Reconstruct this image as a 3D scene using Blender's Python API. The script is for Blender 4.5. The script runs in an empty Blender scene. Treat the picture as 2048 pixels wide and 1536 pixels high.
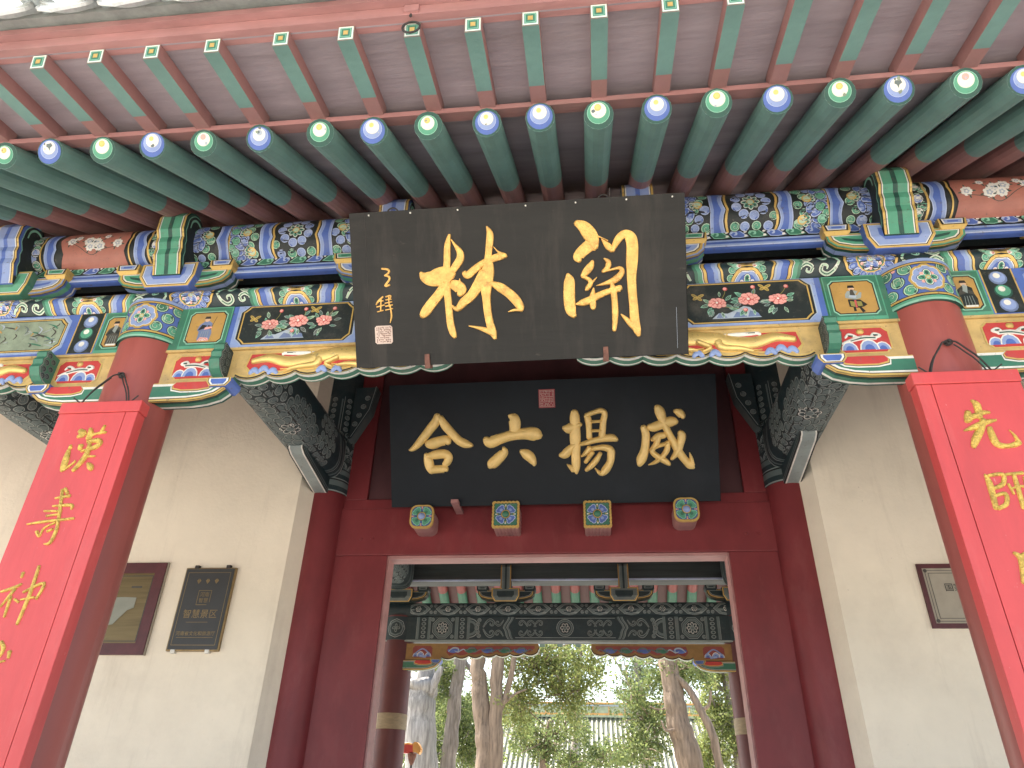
import bpy, math, random
from mathutils import Vector, Matrix
from mathutils.geometry import tessellate_polygon
R = math.radians
random.seed(7)
sc = bpy.context.scene
COL = sc.collection

# ------------------------------------------------------------------ camera, light, exposure
YAW, PITCH, ROLL, FPX = 0.12349, 0.54160, 0.02767, 1431.1
CAMX, CAMZ = 0.3673, 1.6
cy, sy, cp, sp = math.cos(YAW), math.sin(YAW), math.cos(PITCH), math.sin(PITCH)
r0 = Vector((cy, sy, 0)); fw = Vector((-sy*cp, cy*cp, sp)); u0 = r0.cross(fw)
cr, sr = math.cos(ROLL), math.sin(ROLL)
rr = cr*r0 + sr*u0; uu = -sr*r0 + cr*u0
cam = bpy.data.objects.new('camera', bpy.data.cameras.new('camera')); COL.objects.link(cam)
cam.matrix_world = Matrix(((rr.x, uu.x, -fw.x, CAMX), (rr.y, uu.y, -fw.y, 0.0), (rr.z, uu.z, -fw.z, CAMZ), (0, 0, 0, 1)))
cam.data.sensor_width = 36.0; cam.data.lens = FPX/2048*36
cam.data.clip_start = 0.05; cam.data.clip_end = 2000
sc.camera = cam

SUN_EL, SUN_AZ = R(60), R(-58)          # azimuth clockwise from +Y (behind the gate, to the left)
w = bpy.data.worlds.new('World'); sc.world = w; w.use_nodes = True
nt = w.node_tree; bg = nt.nodes['Background']
sky = nt.nodes.new('ShaderNodeTexSky'); sky.sky_type = 'NISHITA'; sky.sun_disc = False
sky.sun_elevation = SUN_EL; sky.sun_rotation = SUN_AZ; sky.air_density = 1.3; sky.dust_density = 4.0; sky.ozone_density = 1.0
nt.links.new(sky.outputs[0], bg.inputs[0]); bg.inputs[1].default_value = 0.15
sd = bpy.data.lights.new('sun', 'SUN'); sd.energy = 4.6; sd.angle = R(0.6); sd.color = (1, .95, .87)
so = bpy.data.objects.new('sun', sd); COL.objects.link(so)
sv = Vector((math.sin(SUN_AZ)*math.cos(SUN_EL), math.cos(SUN_AZ)*math.cos(SUN_EL), math.sin(SUN_EL)))
so.rotation_euler = sv.to_track_quat('Z', 'Y').to_euler(); so.location = (-20, 30, 40)
vs = sc.view_settings
vs.view_transform = 'Standard'; vs.look = 'None'; vs.gamma = 1; vs.use_curve_mapping = False; vs.exposure = 1.93
sc.render.engine = 'CYCLES'
sc.cycles.max_bounces = 8; sc.cycles.diffuse_bounces = 5

# ------------------------------------------------------------------ materials
MATS = {}
def mat(name, col, rough=.55, var=.14, scale=7., bump=.0, bscale=60., metal=0., dirt=None, dirt_amt=0., stretch=(1, 1, 1), spec=.5, flake=None, stain=None):
    m = bpy.data.materials.new(name); m.use_nodes = True
    n, l = m.node_tree.nodes, m.node_tree.links
    b = n['Principled BSDF']
    b.inputs['Roughness'].default_value = rough; b.inputs['Metallic'].default_value = metal
    b.inputs['Specular IOR Level'].default_value = spec
    tc = n.new('ShaderNodeTexCoord'); mp = n.new('ShaderNodeMapping'); mp.inputs['Scale'].default_value = stretch
    l.new(tc.outputs['Object'], mp.inputs[0])
    no = n.new('ShaderNodeTexNoise'); no.inputs['Scale'].default_value = scale; no.inputs['Detail'].default_value = 6; no.inputs['Roughness'].default_value = .62
    l.new(mp.outputs[0], no.inputs['Vector'])
    rp = n.new('ShaderNodeValToRGB')
    rp.color_ramp.elements[0].position = .3; rp.color_ramp.elements[1].position = .72
    rp.color_ramp.elements[0].color = (*[max(0, c*(1-var)) for c in col], 1)
    rp.color_ramp.elements[1].color = (*[min(1, c*(1+var)) for c in col], 1)
    l.new(no.outputs['Fac'], rp.inputs[0])
    out = rp.outputs[0]
    if dirt:
        n2 = n.new('ShaderNodeTexNoise'); n2.inputs['Scale'].default_value = scale*.55; n2.inputs['Detail'].default_value = 9; n2.inputs['Roughness'].default_value = .72
        l.new(mp.outputs[0], n2.inputs['Vector'])
        mr = n.new('ShaderNodeMapRange'); mr.inputs[1].default_value = .52; mr.inputs[2].default_value = .72; mr.inputs[4].default_value = dirt_amt
        l.new(n2.outputs['Fac'], mr.inputs[0])
        mx = n.new('ShaderNodeMix'); mx.data_type = 'RGBA'
        l.new(mr.outputs[0], mx.inputs['Factor']); l.new(out, mx.inputs['A']); mx.inputs['B'].default_value = (*dirt, 1)
        out = mx.outputs['Result']
    for (kind, args) in (('flake', flake), ('stain', stain)):
        if not args: continue
        cc, amt, fs, lo, hi, st = args      # colour, strength, noise scale, thresholds, stretch
        m3 = n.new('ShaderNodeMapping'); m3.inputs['Scale'].default_value = st; m3.inputs['Location'].default_value = (3.1, 1.7, .4); l.new(tc.outputs['Object'], m3.inputs[0])
        n4 = n.new('ShaderNodeTexNoise'); n4.inputs['Scale'].default_value = fs; n4.inputs['Detail'].default_value = 7; n4.inputs['Roughness'].default_value = .7; l.new(m3.outputs[0], n4.inputs['Vector'])
        r4 = n.new('ShaderNodeMapRange'); r4.inputs[1].default_value = lo; r4.inputs[2].default_value = hi; r4.inputs[4].default_value = amt; l.new(n4.outputs['Fac'], r4.inputs[0])
        x4 = n.new('ShaderNodeMix'); x4.data_type = 'RGBA'; l.new(r4.outputs[0], x4.inputs['Factor']); l.new(out, x4.inputs['A']); x4.inputs['B'].default_value = (*cc, 1); out = x4.outputs['Result']
    l.new(out, b.inputs['Base Color'])
    if bump:
        n3 = n.new('ShaderNodeTexNoise'); n3.inputs['Scale'].default_value = bscale; n3.inputs['Detail'].default_value = 5
        l.new(mp.outputs[0], n3.inputs['Vector'])
        bp = n.new('ShaderNodeBump'); bp.inputs['Strength'].default_value = bump; bp.inputs['Distance'].default_value = .01
        l.new(n3.outputs['Fac'], bp.inputs['Height']); l.new(bp.outputs[0], b.inputs['Normal'])
    MATS[name] = m
    return m
DUST = (.22, .19, .16)
def pm(name, col, **k):
    k.setdefault('dirt', DUST); k.setdefault('dirt_amt', .30); k.setdefault('flake', ((.10, .085, .07), .55, 42, .60, .66, (1, 1, 1))); k.setdefault('bump', .12); k.setdefault('scale', 9)
    return mat(name, col, **k)
pm('field_black', (.012, .018, .018)); pm('line_black', (.010, .011, .012), dirt_amt=.12)
pm('blue', (.075, .135, .41)); pm('blue_light', (.24, .32, .56)); pm('blue_pale', (.40, .47, .66))
pm('green', (.040, .165, .105)); pm('green_dark', (.018, .075, .058)); pm('green_mid', (.085, .31, .20)); pm('green_light', (.24, .50, .37)); pm('green_pale', (.42, .58, .42))
pm('gold', (.60, .40, .12), rough=.42, metal=.25); pm('gold_bright', (.72, .50, .17), rough=.35, metal=.45, bump=.2, bscale=90); pm('ochre', (.42, .25, .07))
pm('gold_plain', (.52, .36, .14), rough=.5, dirt_amt=.35, var=.25)
pm('white', (.72, .70, .64)); pm('red', (.48, .045, .040)); pm('pink', (.74, .36, .32)); pm('pink_deep', (.52, .09, .09)); pm('skin', (.62, .40, .27))
pm('pink_panel', (.36, .135, .10), dirt_amt=.35); pm('grey_green', (.22, .27, .20), var=.3); pm('grey_paint', (.115, .15, .15)); pm('grey_pale', (.27, .31, .30)); pm('grey_navy', (.012, .030, .036), dirt_amt=.12)
pm('rock_blue', (.14, .19, .34)); pm('rock_pale', (.36, .42, .50)); pm('stroke_dark', (.06, .055, .045)); pm('olive', (.25, .23, .06))
COLRED = (.31, .078, .065)
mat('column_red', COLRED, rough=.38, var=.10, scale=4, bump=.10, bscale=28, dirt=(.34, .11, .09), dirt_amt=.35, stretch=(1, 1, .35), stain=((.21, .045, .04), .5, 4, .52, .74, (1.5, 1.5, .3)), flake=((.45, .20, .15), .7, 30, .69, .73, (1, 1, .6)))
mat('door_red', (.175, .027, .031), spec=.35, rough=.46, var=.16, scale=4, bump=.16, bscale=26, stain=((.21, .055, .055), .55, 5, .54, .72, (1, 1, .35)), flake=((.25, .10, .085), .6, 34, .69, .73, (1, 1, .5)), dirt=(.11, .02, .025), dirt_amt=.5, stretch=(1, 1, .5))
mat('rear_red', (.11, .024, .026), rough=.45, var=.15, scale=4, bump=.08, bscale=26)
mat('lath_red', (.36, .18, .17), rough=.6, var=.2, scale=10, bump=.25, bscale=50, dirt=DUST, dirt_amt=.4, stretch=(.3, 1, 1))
mat('rafter_red', (.30, .15, .14), rough=.55, var=.16, scale=6, bump=.15, bscale=40, dirt=DUST, dirt_amt=.3)  # dusty red, paled further: lens veil over the eaves put into the colour
mat('rafter_green', (.145, .27, .24), rough=.5, var=.16, scale=5, bump=.14, bscale=40, dirt=DUST, dirt_amt=.25)  # dusty green, greyed and lifted with eave glare mixed into the base colour
mat('soffit', (.34, .29, .31), rough=.7, var=.22, scale=5, bump=.25, bscale=30, dirt=(.19, .15, .14), dirt_amt=.5, stretch=(.25, 1.5, 1.5))  # dusty boards; lens-flare haze also lightens this base colour
mat('recess_wood', (.045, .030, .032), rough=.7, var=.3, scale=5, bump=.2, bscale=30, stretch=(.25, 1, 1))
mat('dark_wood', (.036, .050, .052), rough=.6, var=.35, scale=8, bump=.3, bscale=45, stretch=(.12, 1, 2.5), dirt=(.13, .12, .11), dirt_amt=.5)
mat('wall_plaster', (.77, .69, .56), rough=.85, var=.07, scale=1.8, bump=.22, bscale=38, dirt=(.60, .52, .42), dirt_amt=.5, stain=((.44, .37, .29), .38, 2.6, .54, .78, (2.2, 1, .28)), flake=((.36, .31, .25), .5, 26, .70, .74, (1, 1, .6)))
mat('sign_lacquer', (.012, .012, .011), spec=.24, rough=.42, var=.35, scale=4, bump=.2, bscale=24, flake=((.07, .06, .05), .5, 22, .66, .72, (.3, 1, 1.2)), stain=((.05, .042, .036), .6, 2.2, .52, .72, (2.5, .5, .35)), dirt=(.035, .030, .026), dirt_amt=.6, stretch=(.35, 1, 1.6))
mat('sign_lacquer_blue', (.006, .010, .015), spec=.18, rough=.44, var=.2, scale=2.5, bump=.10, bscale=20, dirt=(.02, .024, .03), dirt_amt=.5)
mat('gilt', (.82, .47, .13), rough=.38, metal=.25, var=.26, scale=26, bump=.7, bscale=110, dirt=(.33, .16, .05), dirt_amt=.7, flake=((.16, .07, .03), .8, 46, .64, .68, (1, 1, 1)))
mat('gilt_soft', (.85, .60, .22), rough=.36, metal=.08, var=.10, scale=14, bump=.12, bscale=70, dirt=(.5, .3, .1), dirt_amt=.25)
mat('gilt_rough', (.68, .46, .10), rough=.40, metal=.35, var=.35, scale=40, bump=.9, bscale=140, dirt=(.22, .12, .03), dirt_amt=.8)
mat('couplet_red', (.55, .062, .060), rough=.48, var=.12, scale=5, bump=.16, bscale=34, dirt=(.60, .17, .15), dirt_amt=.45, stretch=(1, 1, .22), flake=((.66, .34, .30), .6, 30, .66, .72, (1, 1, .5)), stain=((.36, .045, .045), .45, 3.2, .52, .75, (1.5, 1, .3)))
mat('couplet_edge', (.40, .075, .070), rough=.6, var=.2, scale=8, bump=.2, bscale=50, dirt=(.30, .16, .13), dirt_amt=.5)
mat('iron', (.035, .030, .028), rough=.7, var=.3, scale=30, bump=.3)
mat('rust', (.16, .07, .05), rough=.8, var=.4, scale=30, bump=.4)
mat('brass', (.28, .20, .10), rough=.42, metal=.75, var=.2, scale=20)
mat('brass_panel', (.17, .125, .06), rough=.40, metal=.55, var=.22, scale=6, stretch=(.3, 1, 5))
mat('plaque_dark', (.035, .036, .038), rough=.45, var=.15, scale=8)
mat('frame_red', (.085, .018, .022), rough=.45, var=.25, scale=10, bump=.1)
mat('stone_plaque', (.34, .30, .235), rough=.6, var=.10, scale=9, bump=.1)
mat('torn_paper', (.25, .26, .22), rough=.9, var=.1)
mat('tape', (.30, .235, .145), rough=.6, var=.2, scale=12, stretch=(1, 1, 4))
mat('seal_cream', (.60, .47, .40), rough=.6, var=.1); mat('seal_red', (.30, .035, .045), rough=.5, var=.2, scale=20)
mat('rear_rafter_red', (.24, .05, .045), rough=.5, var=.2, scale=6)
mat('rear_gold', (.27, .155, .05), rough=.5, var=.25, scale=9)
mat('transom_shaded', (.075, .026, .030), rough=.55, var=.25, scale=3, bump=.1, stretch=(1, 1, .4))  # red panel darkened: porch shade above the doorway put into its colour
mat('roof_tile', (.30, .32, .30), rough=.5, var=.25, scale=10, bump=.2)
mat('drip_white', (.62, .64, .62), rough=.45, var=.16, scale=30, bump=.3, dirt=(.3, .33, .32), dirt_amt=.5)
mat('paving', (.42, .39, .34), rough=.85, var=.14, scale=1.5, bump=.3, bscale=20)
mat('step_stone', (.36, .34, .30), rough=.8, var=.14, scale=4, bump=.25)
mat('glazed_pale', (.085, .092, .052), rough=.45, var=.25, scale=3, dirt=(.12, .11, .08), dirt_amt=.5)
mat('glazed_green', (.33, .36, .22), rough=.35, var=.25, scale=5); mat('glazed_gold', (.60, .30, .08), rough=.4, var=.2, scale=5)
def bark(name, col, col2):
    return mat(name, col, rough=.9, var=.5, scale=13, bump=1.0, bscale=26, dirt=col2, dirt_amt=.8, stretch=(1.6, 1.6, .16))
bark('bark_grey', (.23, .195, .165), (.10, .08, .06)); bark('bark_brown', (.20, .145, .10), (.07, .05, .035)); bark('bark_pale', (.25, .235, .215), (.12, .11, .095))
def leafmat(name, c1, c2):
    m = mat(name, c1, rough=.6, var=.1, spec=.3); n, l = m.node_tree.nodes, m.node_tree.links
    b = n['Principled BSDF']
    g = n.new('ShaderNodeNewGeometry'); rp = n.new('ShaderNodeValToRGB')
    rp.color_ramp.elements[0].color = (*c1, 1); rp.color_ramp.elements[1].color = (*c2, 1)
    l.new(g.outputs['Random Per Island'], rp.inputs[0]); l.new(rp.outputs[0], b.inputs['Base Color'])
    t = n.new('ShaderNodeBsdfTranslucent'); l.new(rp.outputs[0], t.inputs['Color'])
    mx = n.new('ShaderNodeMixShader'); mx.inputs[0].default_value = .55
    l.new(b.outputs[0], mx.inputs[1]); l.new(t.outputs[0], mx.inputs[2])
    l.new(mx.outputs[0], n['Material Output'].inputs[0])
leafmat('leaf_cypress', (.085, .13, .045), (.22, .25, .085)); leafmat('leaf_yellow', (.12, .165, .05), (.27, .28, .09)); leafmat('leaf_dark', (.09, .13, .07), (.17, .20, .11))

# ------------------------------------------------------------------ object helpers
ORG = {}
def link(o): COL.objects.link(o); return o
def thing(name, label, cat, org, group=None):
    o = link(bpy.data.objects.new(name, None)); o.location = org; o.empty_display_size = .1
    o['label'] = label; o['category'] = cat
    if group: o['group'] = group
    ORG[o.name] = Vector(org)
    return o
class MB:
    def __init__(s): s.v = []; s.f = []; s.m = []; s.mats = []
    def mi(s, name):
        if name not in s.mats: s.mats.append(name)
        return s.mats.index(name)
    def face(s, pts, m):
        i = len(s.v); s.v += [tuple(p) for p in pts]; s.f.append(tuple(range(i, i+len(pts)))); s.m.append(s.mi(m))
    def box(s, x0, x1, y0, y1, z0, z1, m, fm=None, bm=None):
        i = len(s.v); k = s.mi(m)
        s.v += [(x0, y0, z0), (x1, y0, z0), (x1, y1, z0), (x0, y1, z0), (x0, y0, z1), (x1, y0, z1), (x1, y1, z1), (x0, y1, z1)]
        for q, mm in (((0, 3, 2, 1), bm), ((4, 5, 6, 7), None), ((0, 1, 5, 4), fm), ((1, 2, 6, 5), None), ((2, 3, 7, 6), None), ((3, 0, 4, 7), None)):
            s.f.append(tuple(i+a for a in q)); s.m.append(s.mi(mm) if mm else k)
    def prism(s, poly, mapf, h0, h1, m, side=None, cap0=True):
        """poly in (u,v); mapf(u,v,h)->xyz; from depth h0 to h1 (front)."""
        n = len(poly); tri = tessellate_polygon([[Vector((a, b, 0)) for a, b in poly]])
        i = len(s.v); s.v += [tuple(mapf(a, b, h1)) for a, b in poly]; k = s.mi(m); ks = s.mi(side or m)
        for t in tri: s.f.append(tuple(i+a for a in t)); s.m.append(k)
        j = len(s.v); s.v += [tuple(mapf(a, b, h0)) for a, b in poly]
        if cap0:
            for t in tri: s.f.append(tuple(j+a for a in t)); s.m.append(ks)
        for a in range(n):
            b = (a+1) % n; s.f.append((i+a, i+b, j+b, j+a)); s.m.append(ks)
    def tube(s, pts, rad, m, n=8, cap=True):
        """pts list of Vector; rad scalar or list"""
        pts = [Vector(p) for p in pts]; N = len(pts); base = len(s.v); k = s.mi(m)
        rad = rad if isinstance(rad, (list, tuple)) else [rad]*N
        prev = None
        for a in range(N):
            d = (pts[min(a+1, N-1)]-pts[max(a-1, 0)]).normalized()
            if prev is None:
                ref = Vector((0, 0, 1)) if abs(d.z) < .9 else Vector((1, 0, 0)); x = d.cross(ref).normalized()
            else: x = (prev - d*prev.dot(d)).normalized()
            prev = x; y = d.cross(x)
            for b in range(n):
                t = 2*math.pi*b/n; s.v.append(tuple(pts[a]+(x*math.cos(t)+y*math.sin(t))*rad[a]))
        for a in range(N-1):
            for b in range(n):
                c = (b+1) % n; s.f.append((base+a*n+b, base+a*n+c, base+(a+1)*n+c, base+(a+1)*n+b)); s.m.append(k)
        if cap:
            s.f.append(tuple(base+b for b in range(n))[::-1]); s.m.append(k)
            s.f.append(tuple(base+(N-1)*n+b for b in range(n))); s.m.append(k)
    def lathe(s, cx, cyy, prof, m, n=32, a0=0, a1=2*math.pi):
        """prof list of (r,z[,mat])"""
        base = len(s.v); N = len(prof)
        for p in prof:
            for b in range(n+1):
                t = a0+(a1-a0)*b/n; s.v.append((cx+p[0]*math.cos(t), cyy+p[0]*math.sin(t), p[1]))
        for a in range(N-1):
            k = s.mi(prof[a][2] if len(prof[a]) > 2 else m)
            for b in range(n):
                s.f.append((base+a*(n+1)+b, base+a*(n+1)+b+1, base+(a+1)*(n+1)+b+1, base+(a+1)*(n+1)+b)); s.m.append(k)
    def sweepx(s, prof, xs, m, closed=True, zf=None):
        """profile [(y,z)] swept along x positions xs"""
        base = len(s.v); n = len(prof); k = s.mi(m)
        for x in xs:
            dz = zf(x) if zf else 0
            s.v += [(x, a, b+dz) for a, b in prof]
        for a in range(len(xs)-1):
            for b in range(n if closed else n-1):
                c = (b+1) % n; s.f.append((base+a*n+b, base+a*n+c, base+(a+1)*n+c, base+(a+1)*n+b)); s.m.append(k)
        if closed:
            s.f.append(tuple(base+b for b in range(n))); s.m.append(k)
            s.f.append(tuple(base+(len(xs)-1)*n+b for b in range(n))[::-1]); s.m.append(k)
    def build(s, name, parent=None, smooth=False, org=None, kind=None, auto=None):
        o0 = Vector(org) if org is not None else (ORG[parent.name] if parent else Vector((0, 0, 0)))
        me = bpy.data.meshes.new(name)
        me.from_pydata([(a-o0.x, b-o0.y, c-o0.z) for a, b, c in s.v], [], s.f)
        for m in s.mats: me.materials.append(MATS[m])
        me.polygons.foreach_set('material_index', s.m)
        if smooth: me.polygons.foreach_set('use_smooth', [True]*len(s.f))
        me.update()
        if auto is not None and smooth:
            me.set_sharp_from_angle(angle=R(auto))
        o = link(bpy.data.objects.new(name, me)); ORG[o.name] = o0
        if parent: o.parent = parent
        elif org is not None: o.location = o0
        if kind: o['kind'] = kind
        return o
def bevel(o, wd=.004, seg=2):
    b = o.modifiers.new('bevel', 'BEVEL'); b.width = wd; b.segments = seg; b.limit_method = 'ANGLE'; b.angle_limit = R(40); b.harden_normals = False
    return o
def dup(o, parent=None, **kw):
    c = o.copy(); COL.objects.link(c); c.parent = parent if parent else o.parent; ORG[c.name] = ORG.get(o.name, Vector((0, 0, 0)))
    for ch in list(o.children): dup(ch, c)
    return c

# ------------------------------------------------------------------ 2D paint engine: shapes in (u,v), laid on a surface as thin geometry
def catmull(pts, k=6):
    if len(pts) < 3: return [tuple(p) for p in pts]
    out = []; P = [pts[0]]+list(pts)+[pts[-1]]
    for i in range(1, len(P)-2):
        p0, p1, p2, p3 = P[i-1], P[i], P[i+1], P[i+2]
        for j in range(k):
            t = j/k
            out.append(tuple(.5*((2*b)+(-a+c)*t+(2*a-5*b+4*c-d)*t*t+(-a+3*b-3*c+d)*t**3) for a, b, c, d in zip(p0, p1, p2, p3)))
    out.append(tuple(pts[-1]))
    return out
def clipstrip(poly, ax, lo, hi):
    for (lim, sgn) in ((lo, 1), (hi, -1)):
        out = []
        for i in range(len(poly)):
            a, b = poly[i], poly[(i+1) % len(poly)]
            da, db = sgn*(a[ax]-lim), sgn*(b[ax]-lim)
            if da >= 0: out.append(a)
            if (da > 0 and db < 0) or (da < 0 and db > 0):
                t = da/(da-db); out.append((a[0]+(b[0]-a[0])*t, a[1]+(b[1]-a[1])*t))
        poly = out
        if len(poly) < 3: return []
    return poly
class Paint:
    def __init__(s): s.it = []; s.T = lambda u, v: (u, v); s.clip = None
    def _c(s, pts): return [s.T(a, b) for a, b in pts]
    def conv(s, pts, m): s.it.append(([s._c(pts)], m))
    def poly(s, pts, m):
        q = s._c(pts); tri = tessellate_polygon([[Vector((a, b, 0)) for a, b in q]])
        s.it.append(([[q[i] for i in t] for t in tri], m))
    def rect(s, u0, u1, v0, v1, m): s.conv([(u0, v0), (u1, v0), (u1, v1), (u0, v1)], m)
    def circ(s, u, v, r, m, ry=None, n=14, rot=0, a0=0, a1=2*math.pi):
        ry = ry or r; ca, sa = math.cos(rot), math.sin(rot); full = abs(a1-a0-2*math.pi) < 1e-6
        P = []
        for i in range(n if full else n+1):
            t = a0+(a1-a0)*i/n; x, y = r*math.cos(t), ry*math.sin(t); P.append((u+x*ca-y*sa, v+x*sa+y*ca))
        s.conv(P, m)
    def stroke(s, pts, wd, m, k=5, smooth=True):
        if smooth and len(pts) > 2:
            q = [(p[0], p[1], (p[2] if len(p) > 2 else wd)) for p in pts]; q = catmull(q, k)
        else: q = [(p[0], p[1], (p[2] if len(p) > 2 else wd)) for p in pts]
        L = []; Rr = []
        for i in range(len(q)):
            a, b = q[max(i-1, 0)], q[min(i+1, len(q)-1)]; dx, dy = b[0]-a[0], b[1]-a[1]; l = math.hypot(dx, dy) or 1
            nx, ny = -dy/l*q[i][2]/2, dx/l*q[i][2]/2
            L.append((q[i][0]+nx, q[i][1]+ny)); Rr.append((q[i][0]-nx, q[i][1]-ny))
        L = s._c(L); Rr = s._c(Rr)
        s.it.append(([[Rr[i], Rr[i+1], L[i+1], L[i]] for i in range(len(q)-1)], m))
    def build(s, name, mapf, parent, vcuts=None, ucuts=None, h0=.0012, tot=.004, clip=None, org=None, kind=None):
        mb = MB(); n = max(1, len(s.it)); st = min(.0005, tot/n)
        for i, (polys, m) in enumerate(s.it):
            h = h0+i*st
            for p in polys:
                ps = [p]
                if clip:
                    p = clipstrip(p, 0, clip[0], clip[1])
                    if p: p = clipstrip(p, 1, clip[2], clip[3])
                    ps = [p] if p else []
                for ax, cuts in ((1, vcuts), (0, ucuts)):
                    if cuts:
                        nx = []
                        for q in ps:
                            lo, hi = min(a[ax] for a in q), max(a[ax] for a in q)
                            for c0, c1 in zip(cuts[:-1], cuts[1:]):
                                if hi <= c0 or lo >= c1: continue
                                r = clipstrip(q, ax, c0, c1)
                                if r: nx.append(r)
                        ps = nx
                for q in ps:
                    if len(q) >= 3: mb.face([mapf(a, b, h) for a, b in q], m)
        return mb.build(name, parent, org=org, kind=kind)
class Profile:
    """a curve in the YZ plane; v = arc length; h pushes along the outward normal"""
    def __init__(s, pts):
        s.p = [Vector((0, a, b)) for a, b in pts]; s.s = [0]
        for a, b in zip(s.p[:-1], s.p[1:]): s.s.append(s.s[-1]+(b-a).length)
        s.L = s.s[-1]
    def at(s, v):
        v = min(max(v, 0), s.L-1e-9); i = 0
        while s.s[i+1] < v: i += 1
        return i, (v-s.s[i])/(s.s[i+1]-s.s[i])
    def map(s, u, v, h):
        i, t = s.at(v); p = s.p[i].lerp(s.p[i+1], t); d = (s.p[i+1]-s.p[i]).normalized()
        nrm = Vector((0, -d.z, d.y))
        q = p+nrm*h
        return (u, q.y, q.z)
    def cuts(s): return list(s.s)
def plane(o, U, V):
    o, U, V = Vector(o), Vector(U).normalized(), Vector(V).normalized(); N = U.cross(V)
    return lambda u, v, h: tuple(o+U*u+V*v+N*h)
def facing(y, x0=0, z0=0, sgn=1):
    """vertical plane at depth y seen from the front (sgn 1) or from behind"""
    return lambda u, v, h: (x0+u, y-h*sgn, z0+v)

# ------------------------------------------------------------------ raised brush strokes (carved letters, relief ornament)
def relief(mb, strokes, mapf, hgt, m, flat=False, k=5, rnd=.28, lift=0., prof=None):
    prof = prof or ([(-1, 0), (-.93, .75), (-.6, 1), (0, 1.04), (.6, 1), (.93, .75), (1, 0)] if flat else
                    [(-1, 0), (-.9, .45), (-.62, .80), (0, 1), (.62, .80), (.9, .45), (1, 0)])
    for si, st in enumerate(strokes):
        q = catmull(st, k)
        (x0, y0, w0), (x1, y1, w1) = q[0], q[1]; d = math.hypot(x0-x1, y0-y1) or 1
        e = w0*rnd; q.insert(0, (x0+(x0-x1)/d*e, y0+(y0-y1)/d*e, w0*.45))
        (x0, y0, w0), (x1, y1, w1) = q[-1], q[-2]; d = math.hypot(x0-x1, y0-y1) or 1
        e = w0*rnd; q.append((x0+(x0-x1)/d*e, y0+(y0-y1)/d*e, w0*.45))
        base = len(mb.v); n = len(prof); kk = mb.mi(m); N = len(q)
        for i in range(N):
            a, b = q[max(i-1, 0)], q[min(i+1, N-1)]; dx, dy = b[0]-a[0], b[1]-a[1]; l = math.hypot(dx, dy) or 1
            nx, ny = -dy/l, dx/l; wd = max(q[i][2], .0008)/2
            hh = hgt*(1+.03*si)*(min(1, .35+wd/.02) if not flat else 1)
            if i in (0, N-1): hh *= .25
            for (t, hz) in prof: mb.v.append(tuple(mapf(q[i][0]+nx*wd*t, q[i][1]+ny*wd*t, lift+hz*hh)))
        for i in range(N-1):
            for j in range(n-1):
                mb.f.append((base+i*n+j, base+(i+1)*n+j, base+(i+1)*n+j+1, base+i*n+j+1)); mb.m.append(kk)
        mb.f.append(tuple(base+j for j in range(n))); mb.m.append(kk)
        mb.f.append(tuple(base+(N-1)*n+j for j in range(n))[::-1]); mb.m.append(kk)

# ------------------------------------------------------------------ painted motifs
def whorl(p, u, v, r, c1, c2, d=1, rot=0., line='white'):
    p.circ(u, v, r*1.12, 'line_black', n=12); p.circ(u, v, r, line, n=12); p.circ(u, v, r*.84, c1, n=12)
    pts = []
    for i in range(9):
        t = rot+d*i*.75; q = r*(.78-.085*i); pts.append((u+q*math.cos(t), v+q*math.sin(t), r*(.30-.02*i)))
    p.stroke(pts, 0, c2, k=3)
    p.stroke([(a, b, r*.11) for a, b, _ in pts[1:]], 0, line, k=3)
def petal(p, u, v, a, ln, wd, c1, c2, line='white'):
    cx, cy_ = u+math.cos(a)*ln*.5, v+math.sin(a)*ln*.5
    p.circ(cx, cy_, ln*.56, 'line_black', ry=wd*.58, rot=a, n=12); p.circ(cx, cy_, ln*.5, line, ry=wd*.5, rot=a, n=12)
    p.circ(cx, cy_, ln*.42, c1, ry=wd*.40, rot=a, n=10); p.circ(cx+math.cos(a)*ln*.06, cy_+math.sin(a)*ln*.06, ln*.24, c2, ry=wd*.22, rot=a, n=8)
def rosette(p, u, v, r, n=8, c1='green_mid', c2='green_dark', core='green_pale', rim='gold', a0=0):
    for i in range(n):
        petal(p, u, v, a0+2*math.pi*i/n, r, r*.78*6/n, c1, c2)
    p.circ(u, v, r*.46, 'line_black'); p.circ(u, v, r*.42, rim); p.circ(u, v, r*.30, core)
def wave_edge(u, v0, v1, amp, n=12, lobes=2, ph=0):
    return [(u+amp*abs(math.sin(math.pi*lobes*i/n+ph)), v0+(v1-v0)*i/n) for i in range(n+1)]
def wband(p, u0, u1, v0, v1, m, a0=0., a1=0., lobes=2):
    L = wave_edge(u0, v0, v1, a0, lobes=lobes); Q = wave_edge(u1, v0, v1, a1, lobes=lobes)
    for i in range(len(L)-1): p.conv([L[i], Q[i], Q[i+1], L[i+1]], m)
def cband(p, u0, u1, v0, v1, m, pt=0.02, wob=.004):
    """chevron band: mid-height displaced by pt, wavy"""
    def e(u): return [(u+pt*(1-abs(2*t-1))+wob*math.sin(t*math.pi*4), v0+(v1-v0)*t) for t in [i/12 for i in range(13)]]
    A, B = e(u0), e(u1)
    for i in range(12): p.conv([A[i], B[i], B[i+1], A[i+1]], m)
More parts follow.
